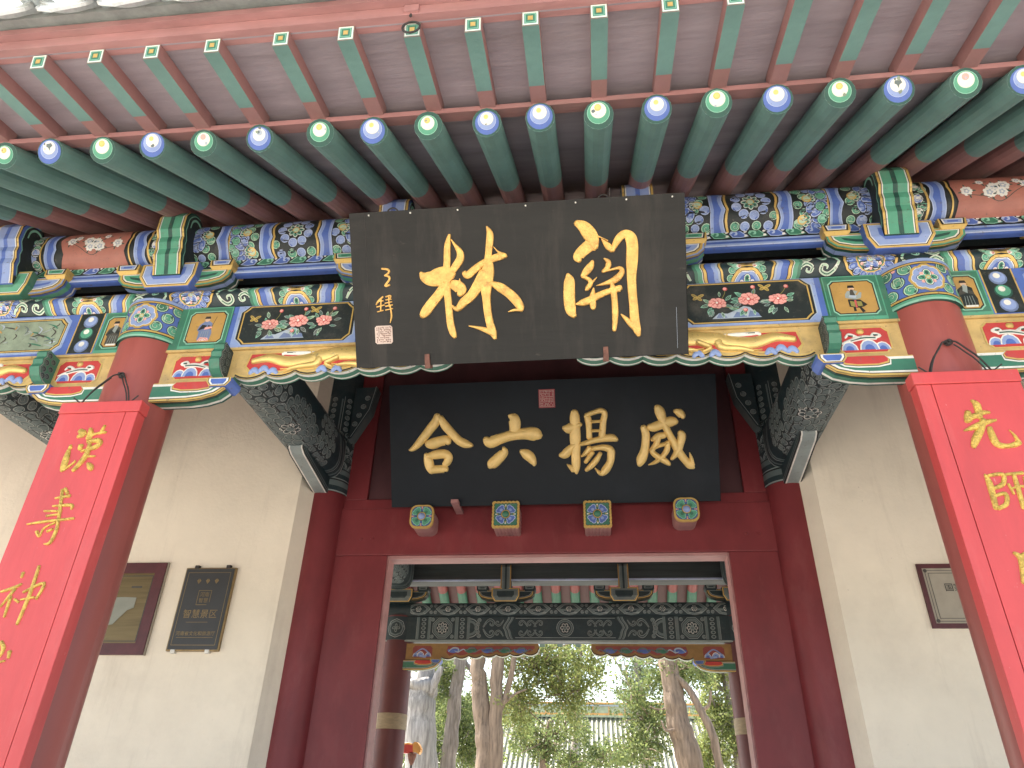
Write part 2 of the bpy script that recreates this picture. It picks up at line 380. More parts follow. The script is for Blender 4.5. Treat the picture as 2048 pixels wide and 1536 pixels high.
def fill(p, u0, u1, v0, v1, r, occ=(), seed=1, pals=(('green_mid', 'green_dark', 'green_pale'), ('blue_light', 'blue', 'blue_pale'))):
    rnd = random.Random(seed); k = 0; v = v0+r; row = 0
    while v < v1+r*.6:
        u = u0+r*(1 if row % 2 == 0 else 2.0)
        while u < u1:
            uu_, vv_ = u+rnd.uniform(-.15, .15)*r, v+rnd.uniform(-.15, .15)*r
            if all((uu_-a)**2+(vv_-b)**2 > (q+r*.75)**2 for a, b, q in occ):
                c1, c2, ln = pals[(k+row) % len(pals)]; whorl(p, uu_, vv_, r*rnd.uniform(.85, 1.05), c1, c2, d=1 if (k+row) % 2 else -1, rot=rnd.uniform(0, 6.28), line=ln)
            u += r*2.15; k += 1
        v += r*1.9; row += 1
def scrollvine(p, u, v, r, d=1, m='green_pale', m2='green_dark', up=1):
    pts = [(u-d*r*1.5, v-up*r*.9, r*.25), (u-d*r*.8, v+up*r*.2, r*.42), (u, v+up*r*.7, r*.5), (u+d*r*.75, v+up*r*.25, r*.45), (u+d*r*.55, v-up*r*.45, r*.36), (u, v-up*r*.35, r*.26), (u+d*r*.05, v+up*r*.08, r*.14)]
    p.stroke([(a, b, c*1.5) for a, b, c in pts], 0, 'line_black', k=4); p.stroke([(a, b, c*1.1) for a, b, c in pts], 0, 'white' if m == 'green_pale' else 'grey_pale', k=4); p.stroke([(a, b, c*.84) for a, b, c in pts], 0, m, k=4)
    p.stroke([(a, b, c*.3) for a, b, c in pts[1:5]], 0, m2, k=4)
def cutrect(u0, u1, v0, v1, c, mid=None):
    """rectangle with stepped (lobed) corners"""
    h = c*.45
    return [(u0+c, v0), (u1-c, v0), (u1-c*.75, v0+h*.7), (u1-h*.7, v0+c*.75), (u1, v0+c), (u1, v1-c), (u1-h*.7, v1-c*.75), (u1-c*.75, v1-h*.7), (u1-c, v1), (u0+c, v1), (u0+c*.75, v1-h*.7), (u0+h*.7, v1-c*.75), (u0, v1-c), (u0, v0+c), (u0+h*.7, v0+c*.75), (u0+c*.75, v0+h*.7)]
def framed(p, u0, u1, v0, v1, cols, c=.03):
    """nested outlines: cols = [(inset, material)]"""
    for ins, m in cols: p.poly(cutrect(u0+ins, u1-ins, v0+ins*.9, v1-ins*.9, max(.008, c)), m)
def peony(p, u, v, r, rnd):
    for k in range(9):
        a = 2*math.pi*k/9+rnd.uniform(-.2, .2); q = r*rnd.uniform(.62, .80)
        p.circ(u+q*math.cos(a), v+q*.72*math.sin(a), r*.36, 'pink_deep', ry=r*.28, n=9); p.circ(u+q*1.07*math.cos(a), v+q*.78*math.sin(a), r*.31, 'pink', ry=r*.22, n=9)
    for k in range(6):
        a = 2*math.pi*k/6+rnd.uniform(-.3, .3); q = r*.36
        p.circ(u+q*math.cos(a), v+q*.7*math.sin(a), r*.30, 'pink_deep', n=8); p.circ(u+q*1.15*math.cos(a), v+q*.9*math.sin(a), r*.22, 'pink', n=8)
    p.circ(u, v, r*.24, 'pink_deep', n=8); p.circ(u-r*.05, v+r*.06, r*.15, 'white', n=8)
def leaf(p, u, v, a, ln, m='green', edge='green_pale'):
    ca, sa = math.cos(a), math.sin(a)
    def P(x, y): return (u+x*ca-y*sa, v+x*sa+y*ca)
    o = [P(0, 0), P(ln*.35, ln*.2), P(ln*.7, ln*.17), P(ln, 0), P(ln*.7, -ln*.17), P(ln*.35, -ln*.2)]
    p.conv(o, edge); p.conv([P(x*.8+ln*.08, y*.7) for x, y in [(0, 0), (ln*.35, ln*.2), (ln*.7, ln*.17), (ln, 0), (ln*.7, -ln*.17), (ln*.35, -ln*.2)]], m)
    p.stroke([P(ln*.05, 0), P(ln*.95, 0)], ln*.035, edge)
def butterfly(p, u, v, r):
    for a, l in ((2.4, 1), (.5, 1.1), (-.7, .8), (3.6, .7)):
        p.circ(u+math.cos(a)*r*.55*l, v+math.sin(a)*r*.55*l, r*.6*l, 'gold', ry=r*.27, rot=a, n=10); p.circ(u+math.cos(a)*r*.6*l, v+math.sin(a)*r*.6*l, r*.4*l, 'olive', ry=r*.13, rot=a, n=8)
def peony_panel(p, u0, u1, v0, v1, seed):
    rnd = random.Random(seed); W, H = u1-u0, v1-v0; X = lambda t: u0+W*t; Y = lambda t: v0+H*t
    p.poly([(X(.20), Y(.10)), (X(.26), Y(.24)), (X(.33), Y(.22)), (X(.40), Y(.30)), (X(.47), Y(.40)), (X(.52), Y(.36)), (X(.55), Y(.24)), (X(.60), Y(.10))], 'rock_pale')
    for a, b, c in ((.235, .12, .07), (.37, .14, .09), (.49, .16, .06), (.55, .12, .03)):
        p.poly([(X(a), Y(.12)), (X(a+c*.4), Y(b+.12)), (X(a+c), Y(b+.08)), (X(a+c*1.3), Y(.12))], 'rock_blue')
    for (a, b) in ((.26, .52), (.52, .56), (.76, .52)):
        for k in range(13):
            t = rnd.uniform(0, 6.28); q = rnd.uniform(.5, 1.0)
            leaf(p, X(a)+math.cos(t)*H*.26*q, Y(b)+math.sin(t)*H*.22*q-H*.06, t+rnd.uniform(-.5, .5), H*rnd.uniform(.14, .22), rnd.choice(['green_dark', 'green', 'stroke_dark']), rnd.choice(['green_pale', 'grey_pale', 'green_light']))
    for (a, b, a2, b2) in ((.3, .6, .34, .86), (.55, .6, .57, .88), (.76, .6, .84, .86), (.30, .4, .48, .3)):
        p.stroke([(X(a), Y(b)), (X((a+a2)/2)+.005, Y((b+b2)/2)), (X(a2), Y(b2))], H*.012, 'olive'); p.circ(X(a2), Y(b2), H*.05, 'pink_deep', n=8); p.circ(X(a2)-.002, Y(b2)+.002, H*.035, 'pink', n=8)
    for (a, b, q) in ((.26, .50, .185), (.52, .56, .215), (.76, .54, .18)): peony(p, X(a), Y(b), H*q, rnd)
    butterfly(p, X(.10), Y(.66), H*.13); butterfly(p, X(.66), Y(.84), H*.13)
def figure(p, u, v, h, kind):
    """a small painted robed person standing on the panel, feet at v, height h"""
    robe, robe2 = {'blue': ('rock_blue', 'line_black'), 'dark': ('field_black', 'stroke_dark'), 'brown': ('stroke_dark', 'field_black'), 'warrior': ('grey_pale', 'olive')}[kind]
    def P(pts, m): p.poly([(u+a*h, v+b*h) for a, b in pts], m)
    if kind == 'warrior':
        P([(-.10, 0), (-.02, 0), (-.03, .2), (-.09, .2)], 'line_black'); P([(.14, -.06), (.24, -.02), (.14, .16), (.07, .14)], 'line_black')
        P([(-.2, .18), (.0, .12), (.22, .16), (.34, .24), (.16, .44), (-.2, .46)], 'line_black')
        P([(-.15, .2), (-.03, .16), (-.02, .36), (-.15, .4)], 'olive'); P([(.05, .18), (.2, .2), (.18, .36), (.04, .38)], 'olive'); P([(-.02, .14), (.03, .14), (.04, .42), (-.02, .42)], 'pink_deep')
        P([(-.26, .52), (.02, .44), (.2, .5), (.26, .7), (.06, .8), (-.16, .78), (-.24, .66)], 'grey_pale'); P([(-.16, .54), (.04, .5), (.1, .62), (-.1, .64)], 'rock_pale')
        P([(-.1, .62), (.06, .6), (.02, .78), (-.08, .78)], 'stroke_dark'); P([(.06, .64), (.3, .92), (.33, .9), (.1, .6)], 'ochre')
    else:
        P([(-.22, .02), (.22, .02), (.25, .28), (.19, .52), (.2, .70), (.06, .80), (-.08, .8), (-.24, .66), (-.3, .44), (-.22, .36)], robe)
        P([(-.28, .42), (-.04, .50), (.02, .62), (-.16, .66)], robe2); P([(.04, .5), (.2, .44), (.2, .56), (.06, .64)], robe2)
        for k in range(4): p.stroke([(u+(-.14+.09*k)*h, v+.06*h), (u+(-.1+.07*k)*h, v+.4*h)], h*.014, 'grey_pale')
        if kind == 'blue':
            P([(-.05, .44), (.22, .5), (.2, .58), (-.04, .54)], 'pink'); P([(-.2, -.02), (.2, -.02), (.16, .1), (-.12, .14)], 'pink')
            for k in range(4): p.circ(u, v+.0*h, h*(.15-.03*k), ('pink_deep', 'white')[k % 2], ry=h*(.10-.02*k), n=10, a0=0, a1=math.pi)
            p.stroke([(u+.2*h, v+.55*h), (u+.3*h, v+.98*h)], h*.02, 'stroke_dark')
        else:
            P([(-.16, -.02), (.18, -.02), (.2, .05), (-.16, .05)], 'white'); P([(-.1, .6), (.02, .5), (.08, .8), (-.04, .84)], 'grey_pale')
    p.circ(u-.02*h, v+.87*h, h*.09, 'skin', ry=h*.10, n=10)
    P([(-.13, .90), (.09, .90), (.06, 1.0), (-.1, 1.0)], 'line_black')
    if kind != 'blue': P([(-.07, .72), (.03, .72), (.02, .84), (-.06, .84)], 'stroke_dark' if kind == 'warrior' else 'grey_pale')
def dotpanel(p, u0, u1, v0, v1):
    p.rect(u0, u1, v0, v1, 'gold'); p.rect(u0+.007, u1-.007, v0, v1, 'field_black'); um = (u0+u1)/2; r = (v1-v0)*.125
    for k, (c, d) in enumerate((('blue', 'blue_light'), ('green', 'green_mid'), ('blue', 'blue_light'))):
        vv = v1-(v1-v0)*(.19+.31*k)
        p.circ(um, vv-r*.15, r*1.25, 'green_dark' if k == 1 else 'rock_blue'); p.circ(um, vv, r*1.02, d); p.circ(um-r*.1, vv+r*.3, r*.5, 'white', n=10)

# ================================================================== THE SETTING
mb = MB(); mb.box(-150, 150, -150, 250, -.3, 0, 'paving'); o = mb.build('ground'); o['kind'] = 'structure'

# ================================================================== THE GATE
gate = thing('temple_gate', 'red columned temple gate hall with painted beams, tiled eaves and cream walls', 'gate', (0, 5.8, 0))
def zsag(x): return .0042*min(abs(x), 3.2)**2
XE = [-7.5+.25*i for i in range(61)]

mb = MB(); mb.box(-8, 8, 2.2, 10.2, 0, .15, 'step_stone'); mb.build('platform', gate)

# ---------------------------------------------------------------- columns
def column_mesh(name, x, y, r, z0, z1, m, parent=gate, lean=0):
    mb = MB(); N = 12
    mb.lathe(0, 0, [(r+.06, z0), (r+.06, z0+.08), (r*1.0, z0+.1)] + [(r*(1-.004*i/N), z0+.1+(z1-z0-.1)*i/N) for i in range(N+1)] + [(0.001, z1)], m, n=40)
    o = mb.build(name, None, smooth=True, auto=35); o.parent = parent; o.location = (x, y-5.8, 0); ORG[o.name] = Vector((x, y, 0)); return o
RC = .1775
def band_paint(p, R0, z0, z1):
    H = z1-z0; L = R0*math.pi*.98
    p.rect(-L, L, 0, H, 'field_black'); p.rect(-L, L, H*.1, H*.93, 'blue')
    for i in range(-6, 7):
        for j, vv in ((0, .30), (1, .55), (2, .80)):
            u = i*.088+(.044 if j % 2 else 0)
            if abs(u) < .075: continue
            whorl(p, u, H*vv, .031, 'green_mid' if (i+j) % 3 else 'green', 'green_dark', d=1 if (i+j) % 2 else -1, rot=i, line='green_pale')
            if (i+j) % 3 == 0: p.circ(u+.04, H*vv+.012, .010, 'pink', n=8)
    for k in range(8):
        a = k*math.pi/4; p.circ(math.cos(a)*.045, H*.53+math.sin(a)*.045, .040, 'gold', n=10)
    p.circ(0, H*.53, .074, 'gold')
    for k in range(8):
        a = k*math.pi/4; p.circ(math.cos(a)*.040, H*.53+math.sin(a)*.040, .033, 'white', n=10)
    for k in range(8):
        a = k*math.pi/4; p.circ(math.cos(a)*.040, H*.53+math.sin(a)*.040, .030, 'blue_light', n=10)
    p.circ(0, H*.53, .058, 'blue_light')
    for k in range(4):
        petal(p, 0, H*.53, k*math.pi/2, .048, .036, 'green_mid', 'green_dark'); p.circ(math.cos(k*math.pi/2+.78)*.034, H*.53+math.sin(k*math.pi/2+.78)*.034, .009, 'pink', n=8)
    p.circ(0, H*.53, .013, 'gold', n=10); p.circ(0, H*.53, .008, 'green_pale', n=8)
    for a, b, m in ((0, .05, 'green_light'), (.05, .10, 'green_mid'), (.10, .125, 'line_black'), (.125, .165, 'gold'), (.165, .18, 'line_black'), (.86, .875, 'line_black'), (.875, .91, 'gold'), (.91, .925, 'line_black'), (.925, 1.0, 'blue_light')):
        p.rect(-L, L, H*a, H*b, m)
def eave_column(x, detail=True):
    o = column_mesh('eave_column', x, 3.05, RC, .15, 3.97, 'column_red')
    R0 = RC+.010; z0, z1 = 3.715, 3.965
    mb = MB(); mb.lathe(x, 3.05, [(RC-.02, z0), (R0-.003, z0), (R0, z0+.006), (R0, z1-.006), (R0-.003, z1), (.01, z1)], 'green_dark', n=48)
    b = mb.build('painted_band', o, smooth=True, auto=35, org=(x, 3.05, 0)); b.location = (0, 0, 0); ORG[b.name] = Vector((x, 3.05, 0))
    if detail:
        p = Paint(); band_paint(p, R0, z0, z1)
        def cmap(u, v, h): a = -math.pi/2+u/R0; return (x+(R0+h)*math.cos(a), 3.05+(R0+h)*math.sin(a), z0+v)
        cuts = [-.6+.012*i for i in range(101)]
        q = p.build('band_painting', cmap, o, ucuts=cuts, org=(x, 3.05, 0), tot=.003, clip=(-.56, .56, 0, .25)); q.location = (0, 0, 0)
    return o
for x in (-2, 2): eave_column(x)
for x in (-4.0, 4.0): eave_column(x, False)
for x in (-6.8, 6.8): eave_column(x, False)

# ---------------------------------------------------------------- flat beam (one per bay)
YF, ZB0, ZB1 = 2.95, 3.675, 3.945
def flat_beam(x0, x1, paint):
    mb = MB(); mb.box(x0, x1, YF, 3.16, ZB0, ZB1, 'field_black')
    o = mb.build('flat_beam', gate)
    m2 = MB(); m2.box(x0, x1, YF-.004, YF+.02, ZB0-.016, ZB0-.002, 'gold_plain'); m2.box(x0, x1, YF+.021, 3.15, ZB0-.014, ZB0-.002, 'field_black'); m2.build('bottom_moulding', o)
    if paint:
        p = Paint(); paint(p); p.build('beam_painting', facing(YF), o, h0=.001, clip=(x0, x1, ZB0, ZB1))
    return o
VA, VB = ZB0, ZB1
def figpanel(p, u0, u1, kind):
    p.rect(u0, u1, VA, VB, 'green_mid'); p.rect(u0+.006, u1-.006, VA+.02, VB-.006, 'green')
    p.poly(cutrect(u0+.022, u1-.022, VA+.030, VB-.026, .022), 'green_light'); p.poly(cutrect(u0+.028, u1-.028, VA+.036, VB-.032, .020), 'line_black'); p.poly(cutrect(u0+.034, u1-.034, VA+.042, VB-.038, .018), 'ochre')
    figure(p, (u0+u1)/2, VA+.052, .158, kind)
def blackpanel(p, u0, u1, seed, field='field_black'):
    for a, m in ((-.062, 'blue'), (-.034, 'blue_light'), (-.018, 'rock_pale'), (-.012, 'line_black')):
        p.poly(cutrect(u0+a, u1-a, VA+.016+a*.1, VB-.004-a*.1, .040) if a > -.02 else [(u0+a, VA), (u1-a, VA), (u1-a, VB), (u0+a, VB)], m)
    p.poly(cutrect(u0, u1, VA+.018, VB-.006, .036), 'gold'); p.poly(cutrect(u0+.007, u1-.007, VA+.025, VB-.013, .034), 'line_black'); p.poly(cutrect(u0+.011, u1-.011, VA+.028, VB-.016, .032), field)
def centre_paint(p):
    p.rect(-1.90, 1.90, VA, VB, 'green'); p.rect(-1.53, 1.53, VA, VB, 'blue')
    for k, s in enumerate((-1, 1)):
        p.T = lambda u, v, s=s: (s*u, v)
        p.rect(1.53, 1.535, VA, VB, 'gold')
        blackpanel(p, .86, 1.475, 3+k)
        p.T = lambda u, v: (u, v)
        peony_panel(p, min(s*.87, s*1.465), max(s*.87, s*1.465), VA+.02, VB-.01, 5+k)
    p.rect(-1.53, 1.53, VA, VB, 'blue') if False else None; figpanel(p, -1.80, -1.538, 'blue'); figpanel(p, 1.545, 1.81, 'warrior')
    p.rect(-.78, .78, VA+.03, VB-.02, 'field_black')
def side_paint(s):
    def f(p):
        a, b = (-3.9, -2.1) if s < 0 else (2.1, 3.9)
        p.rect(a, b, VA, VB, 'blue')
        X = (lambda t: -t) if s < 0 else (lambda t: t)
        L = lambda t0, t1: (min(X(t0), X(t1)), max(X(t0), X(t1)))
        figpanel(p, *L(2.115, 2.285), 'brown' if s < 0 else 'dark'); dotpanel(p, *L(2.29, 2.44), VA+.006, VB)
        u0, u1 = L(2.50, 3.75)
        for ins, m in ((0, 'blue_light'), (.012, 'rock_pale'), (.018, 'line_black'), (.022, 'gold'), (.030, 'line_black'), (.034, 'grey_green')): p.poly(cutrect(u0+ins-.02, u1-ins+.02, VA+.012+ins*.9, VB-.006-ins*.9, .036), m)
        rnd = random.Random(11+s)
        for k in range(110):
            u = rnd.uniform(u0+.03, u1-.03); v = rnd.uniform(VA+.05, VB-.08); t = rnd.uniform(.2, 2.9); l = rnd.uniform(.03, .10)
            p.stroke([(u, v, .006), (u+l*.5*math.cos(t), v+l*.4*math.sin(t), .009), (u+l*math.cos(t+.5), min(VB-.05, v+l*.7*math.sin(t)), .002)], 0, rnd.choice(['stroke_dark', 'grey_paint', 'grey_pale', 'green', 'rock_pale', 'ochre']), k=3)
        for k in range(7):
            u = rnd.uniform(u0+.06, u1-.06); v = rnd.uniform(VA+.07, VB-.09)
            p.poly([(u, v), (u+.03, v+.05), (u+.06, v+.02), (u+.05, v-.02), (u+.01, v-.025)], rnd.choice(['stroke_dark', 'grey_paint', 'olive']))
    return f
flat_beam(-1.90, 1.90, centre_paint); flat_beam(-3.90, -2.10, side_paint(-1)); flat_beam(2.10, 3.90, side_paint(1)); flat_beam(-7.4, -4.10, None); flat_beam(4.10, 7.4, None)

# ---------------------------------------------------------------- plate beam with rounded face
plate_prof = [(2.965-.055*math.sin(math.pi*i/10)*1.0, 3.948+.137*i/10) for i in range(11)]
PP = Profile(plate_prof)
def sweep_beam(name, prof, back, m, x0=-7.4, x1=7.4):
    mb = MB(); mb.sweepx([(y, z) for y, z in prof]+[(back, prof[-1][1]), (back, prof[0][1])], [x0, x1], m)
    return mb.build(name, gate, smooth=True, auto=40)
plate = sweep_beam('plate_beam', plate_prof, 3.16, 'grey_navy')
def plate_paint(p):
    H = PP.L
    def flower(u):
        p.circ(u, H*.5, .135, 'line_black', ry=H*.62); p.circ(u, H*.5, .13, 'gold', ry=H*.6); p.circ(u, H*.5, .118, 'line_black', ry=H*.55)
        for k in range(16):
            a = k*math.pi/8; petal(p, u+.066*math.cos(a), H*.5+H*.30*math.sin(a), a, .05, .034, 'blue', 'blue_light', line='blue_pale')
        p.circ(u, H*.5, .07, 'gold', ry=H*.38); p.circ(u, H*.5, .063, 'green', ry=H*.34)
        for k in range(6):
            a = k*math.pi/3; petal(p, u, H*.5, a, .06, .04, 'blue_light', 'blue'); p.circ(u+.05*math.cos(a+.5), H*.5+H*.26*math.sin(a+.5), .008, 'pink', n=8)
        p.circ(u, H*.5, .018, 'gold', n=10); p.circ(u, H*.5, .011, 'green_pale', n=8)
    def chev(s0, d):
        p0 = p.T; p.T = lambda u, v: (s0+d*u, v)
        for a, b, m in ((0, .012, 'gold'), (.010, .014, 'line_black'), (.014, .024, 'rock_pale'), (.024, .046, 'blue_light'), (.046, .080, 'blue'), (.078, .082, 'line_black'), (.082, .096, 'gold'), (.096, .10, 'line_black'), (.10, .104, 'white'), (.104, .140, 'green_mid'), (.126, .142, 'green')): cband(p, a, b, 0, H, m, pt=.028)
        p.T = p0
    def cart(u):
        p.circ(u, H*.5, .012, 'line_black')
        for d in (-1, 1):
            for j, q in ((0, .16), (1, .38), (2, .62), (3, .84)): whorl(p, u+d*(.082-.008*(j in (1, 2))), H*q, .019, 'green_mid', 'green_dark', d=d, rot=j*2, line='green_pale')
            p.poly([(u+d*.075, H*.5), (u+d*.055, H*.62), (u+d*.03, H*.56), (u+d*.03, H*.44), (u+d*.055, H*.38)], 'green_light')
        for v0, d in ((0, 1), (H, -1)):
            for rr_, m in ((.085, 'line_black'), (.082, 'gold'), (.068, 'line_black'), (.065, 'white'), (.061, 'blue_light'), (.045, 'blue')):
                p.conv([(u+rr_*math.cos(t)*(.98), v0+d*H*.47*rr_/.085*math.sin(t)*(1+.06*math.cos(6*t))) for t in [math.pi*i/14 for i in range(15)]], m)
            petal(p, u, v0, d*math.pi/2, H*.26, .032, 'green_mid', 'green_dark')
            for e in (-1, 1): p.circ(u+e*.026, v0+d*H*.05, .010, 'white', n=8); p.circ(u+e*.027, v0+d*H*.04, .006, 'pink', n=6)
        p.poly([(u-.045, H*.56), (u, H*.515), (u+.045, H*.56), (u+.045, H*.44), (u, H*.485), (u-.045, H*.44)], 'gold')
        for e in (-1, 1): p.circ(u+e*.040, H*.5, .012, 'white', n=10); p.circ(u+e*.037, H*.5, .007, 'pink_deep', n=8)
    def vines(u, d):
        for k, q in enumerate((.68, .30)): scrollvine(p, u-d*.045, H*q, .040, d, up=1 if k == 0 else -1, m='green_light' if k == 0 else 'green_pale'); scrollvine(p, u+d*.055, H*(q+.02), .036, -d, up=-1 if k == 0 else 1)
    for s in (-1, 1):
        flower(s*1.79); cart(s*1.19); flower(s*.42); cart(s*2.40); flower(s*2.93); cart(s*3.42)
        vines(s*1.535, -s); vines(s*.80, s); vines(s*2.04, s); vines(s*2.745, s)
        chev(s*1.295, s); chev(s*1.085, -s); chev(s*2.29, -s); chev(s*2.51, s); chev(s*3.31, -s)
    cart(0)
p = Paint(); plate_paint(p); p.build('beam_painting', PP.map, plate, vcuts=PP.cuts(), clip=(-3.5, 3.5, 0, PP.L), tot=.003)

# ---------------------------------------------------------------- purlin (round) and scroll board under it
PCY, PCZ, PR = 3.06, 4.452, .152
pur_prof = [(PCY-PR*math.cos(R(a)), PCZ+PR*math.sin(R(a))) for a in range(-62, 79, 7)]
PQ = Profile(pur_prof)
mb = MB(); mb.sweepx([(PCY-PR*math.cos(t), PCZ+PR*math.sin(t)) for t in [2*math.pi*i/32 for i in range(32)]], [-7.5, 7.5], 'field_black')
purlin = mb.build('eave_purlin', gate, smooth=True, auto=40)
def purlin_paint(p):
    H = PQ.L; vc = H*.44; R1 = .098
    def roset(u, r=R1):
        p.circ(u, vc, .106, 'field_black', n=20)
        for k in range(9):
            a = k*2*math.pi/9; whorl(p, u+.080*math.cos(a), vc+.080*math.sin(a), .0265, 'blue_light', 'blue', rot=a, line='blue_pale')
        rosette(p, u, vc, .050, 8)
    def fan(u, d, v=None, r=.10, n=5):
        v = vc if v is None else v
        for k in range(n):
            a = (k-(n-1)/2)*.62+(0 if d > 0 else math.pi); petal(p, u+d*.02+.03*math.cos(a), v+.03*math.sin(a), a, r*.75, .042, 'blue', 'blue_light', line='blue_pale')
        for k in range(4):
            a = (k-1.5)*.62+(0 if d > 0 else math.pi); petal(p, u, v, a, .045, .028, 'green_mid', 'green_dark')
        p.circ(u, v, .026, 'gold'); p.circ(u, v, .018, 'green_pale')
    def blue(u0, u1, d):
        a0, a1 = (.016, .004) if d > 0 else (-.004, -.016)
        wband(p, u0-.004, u1+.004, 0, H, 'line_black', a0, a1, 3); wband(p, u0, u1, 0, H, 'blue_pale', a0, a1, 3); wband(p, u0+.004, u1-.004, 0, H, 'blue_light', a0, a1, 3); wband(p, (u0+u1)/2-.022, (u0+u1)/2+.018, 0, H, 'blue', a0, a1, 3)
    for s in (-1, 1):
        p.T = lambda u, v, s=s: (s*u, v)
        for k, (q0, q1, occ) in enumerate(((.885, 1.05, ()), (1.152, 1.392, ((1.268, vc, .098),)), (1.485, 1.66, ()), (1.752, 1.93, ()), (2.085, 2.15, ()), (2.845, 3.1, ()), (.45, .80, ((.62, vc, .098),)))): fill(p, q0, q1, 0, H, .027, occ, seed=k+(5 if s > 0 else 0))
        for (u, d) in ((.99, -1), (1.56, 1), (1.79, 1)): fan(u, d)
        fan(1.53, 1, v=H*.12, r=.09); fan(1.01, -1, v=H*.75, r=.08)
        for k, q in enumerate((.12, .30, .48, .66, .84)): whorl(p, 1.632-.008*(k % 2), H*q, .025, 'green_mid', 'green_dark', d=1, rot=k, line='green_light')
        wband(p, 1.658, 1.668, 0, H, 'gold', .008, .008, 3)
        blue(1.675, 1.745, -1)
        roset(1.268); wband(p, 1.140, 1.152, 0, H, 'gold', -.012, -.012, 3); wband(p, 1.386, 1.398, 0, H, 'gold', .012, .012, 3)
        blue(1.055, 1.135, -1); blue(1.403, 1.480, 1)
        blue(.80, .87, 1); roset(.62); blue(.37, .44, -1); fan(.30, -1)
        for k, q in enumerate((.12, .32, .52, .74)): whorl(p, 2.115, H*q, .026, ('green_mid', 'blue_light')[k % 2], ('green_dark', 'blue')[k % 2], rot=k)
        wband(p, 2.145, 2.157, 0, H, 'gold', .014, .014, 2); blue(2.17, 2.25, 1); wband(p, 2.268, 2.280, 0, H, 'gold', .014, .010, 2)
        # rose panel with white blossoms
        pts = [(2.292, 0), (2.31, H*.25), (2.286, H*.5), (2.31, H*.75), (2.292, H), (2.73, H), (2.70, H*.75), (2.735, H*.5), (2.70, H*.25), (2.73, 0)]
        p.poly(pts, 'line_black'); p.poly([(a+(.004 if a < 2.5 else -.004), b) for a, b in pts], 'pink_panel')
        rnd = random.Random(4)
        for (a, b, r) in ((2.36, .40, .020), (2.50, .42, .028), (2.47, .36, .022), (2.545, .47, .022), (2.53, .36, .02), (2.655, .48, .020), (2.62, .55, .014), (2.44, .56, .013)):
            for k in range(7): t = k*.9; p.circ(a+r*math.cos(t), H*b+r*math.sin(t), r*.55, 'white', n=8)
            for k in range(5): t = k*1.26; p.circ(a+r*.5*math.cos(t), H*b+r*.5*math.sin(t), r*.3, 'rock_pale', n=7)
            p.circ(a, H*b, r*.35, 'white', n=8)
            for k in range(4): leaf(p, a+r*1.3*math.cos(k*1.7), H*b+r*1.3*math.sin(k*1.7), k*1.7, .022, 'green_dark', 'stroke_dark')
        p.stroke([(2.36, H*.34), (2.45, H*.30), (2.52, H*.22), (2.60, H*.36), (2.66, H*.45)], .004, 'stroke_dark')
        blue(2.745, 2.82, 1); wband(p, 2.83, 2.84, 0, H, 'gold', .012, .012, 2); fan(2.98, 1); fan(2.95, 1, v=H*.1); fan(2.95, 1, v=H*.8)
        for k, q in enumerate((.1, .3, .5, .7)): whorl(p, 2.875, H*q, .026, ('green_mid', 'blue_light')[k % 2], ('green_dark', 'blue')[k % 2], rot=k)
    p.T = lambda u, v: (u, v); roset(0)
p = Paint(); purlin_paint(p); p.build('purlin_painting', PQ.map, purlin, vcuts=PQ.cuts(), clip=(-3.1, 3.1, 0, PQ.L), tot=.003)
mb = MB(); mb.box(-7.4, 7.4, 2.990, 3.15, 4.268, 4.338, 'field_black'); sb = mb.build('scroll_board', gate)
p = Paint()
for i in range(-31, 32):
    u = i*.098+.02; d = 1 if u < 0 else -1; c = i % 2
    p.circ(u, .033, .040, 'line_black', ry=.032)
    p.conv([(u-d*.055, .012), (u-d*.01, .058), (u+d*.03, .060), (u+d*.045, .035), (u+d*.03, .008), (u-d*.01, .004)], 'green_light' if c else 'blue_pale')
    p.conv([(u-d*.045, .014), (u-d*.008, .053), (u+d*.028, .055), (u+d*.040, .035), (u+d*.027, .012), (u-d*.01, .009)], 'green' if c else 'blue')
    p.stroke([(u+d*.036, .034, .010), (u+d*.026, .050, .012), (u+d*.010, .046, .012), (u+d*.008, .030, .010), (u+d*.02, .026, .006)], 0, 'green_light' if c else 'blue_pale')
    for k in (0, 1): p.circ(u+d*.058, .018+.028*k, .010, 'white', ry=.007, rot=.6, n=8)
p.build('scroll_painting', facing(2.990, 0, 4.268), sb, clip=(-3.05, 3.05, 0.002, .068))
mb = MB(); mb.sweepx([(3.000, 4.212), (2.990, 4.216), (2.987, 4.236), (2.991, 4.264), (3.03, 4.264), (3.03, 4.212)], [-7.5, 7.5], 'blue')
lb = mb.build('blue_rail', gate)
p = Paint(); p.rect(-7.3, 7.3, .004, .014, 'blue_pale'); p.rect(-7.3, 7.3, .014, .024, 'blue_light'); p.rect(-7.3, 7.3, .038, .050, 'blue_light'); p.build('rail_lines', facing(2.987, 0, 4.212), lb)
mb = MB(); mb.box(-7.4, 7.4, 3.30, 3.34, 3.95, 4.62, 'recess_wood'); mb.build('recess_board', gate)

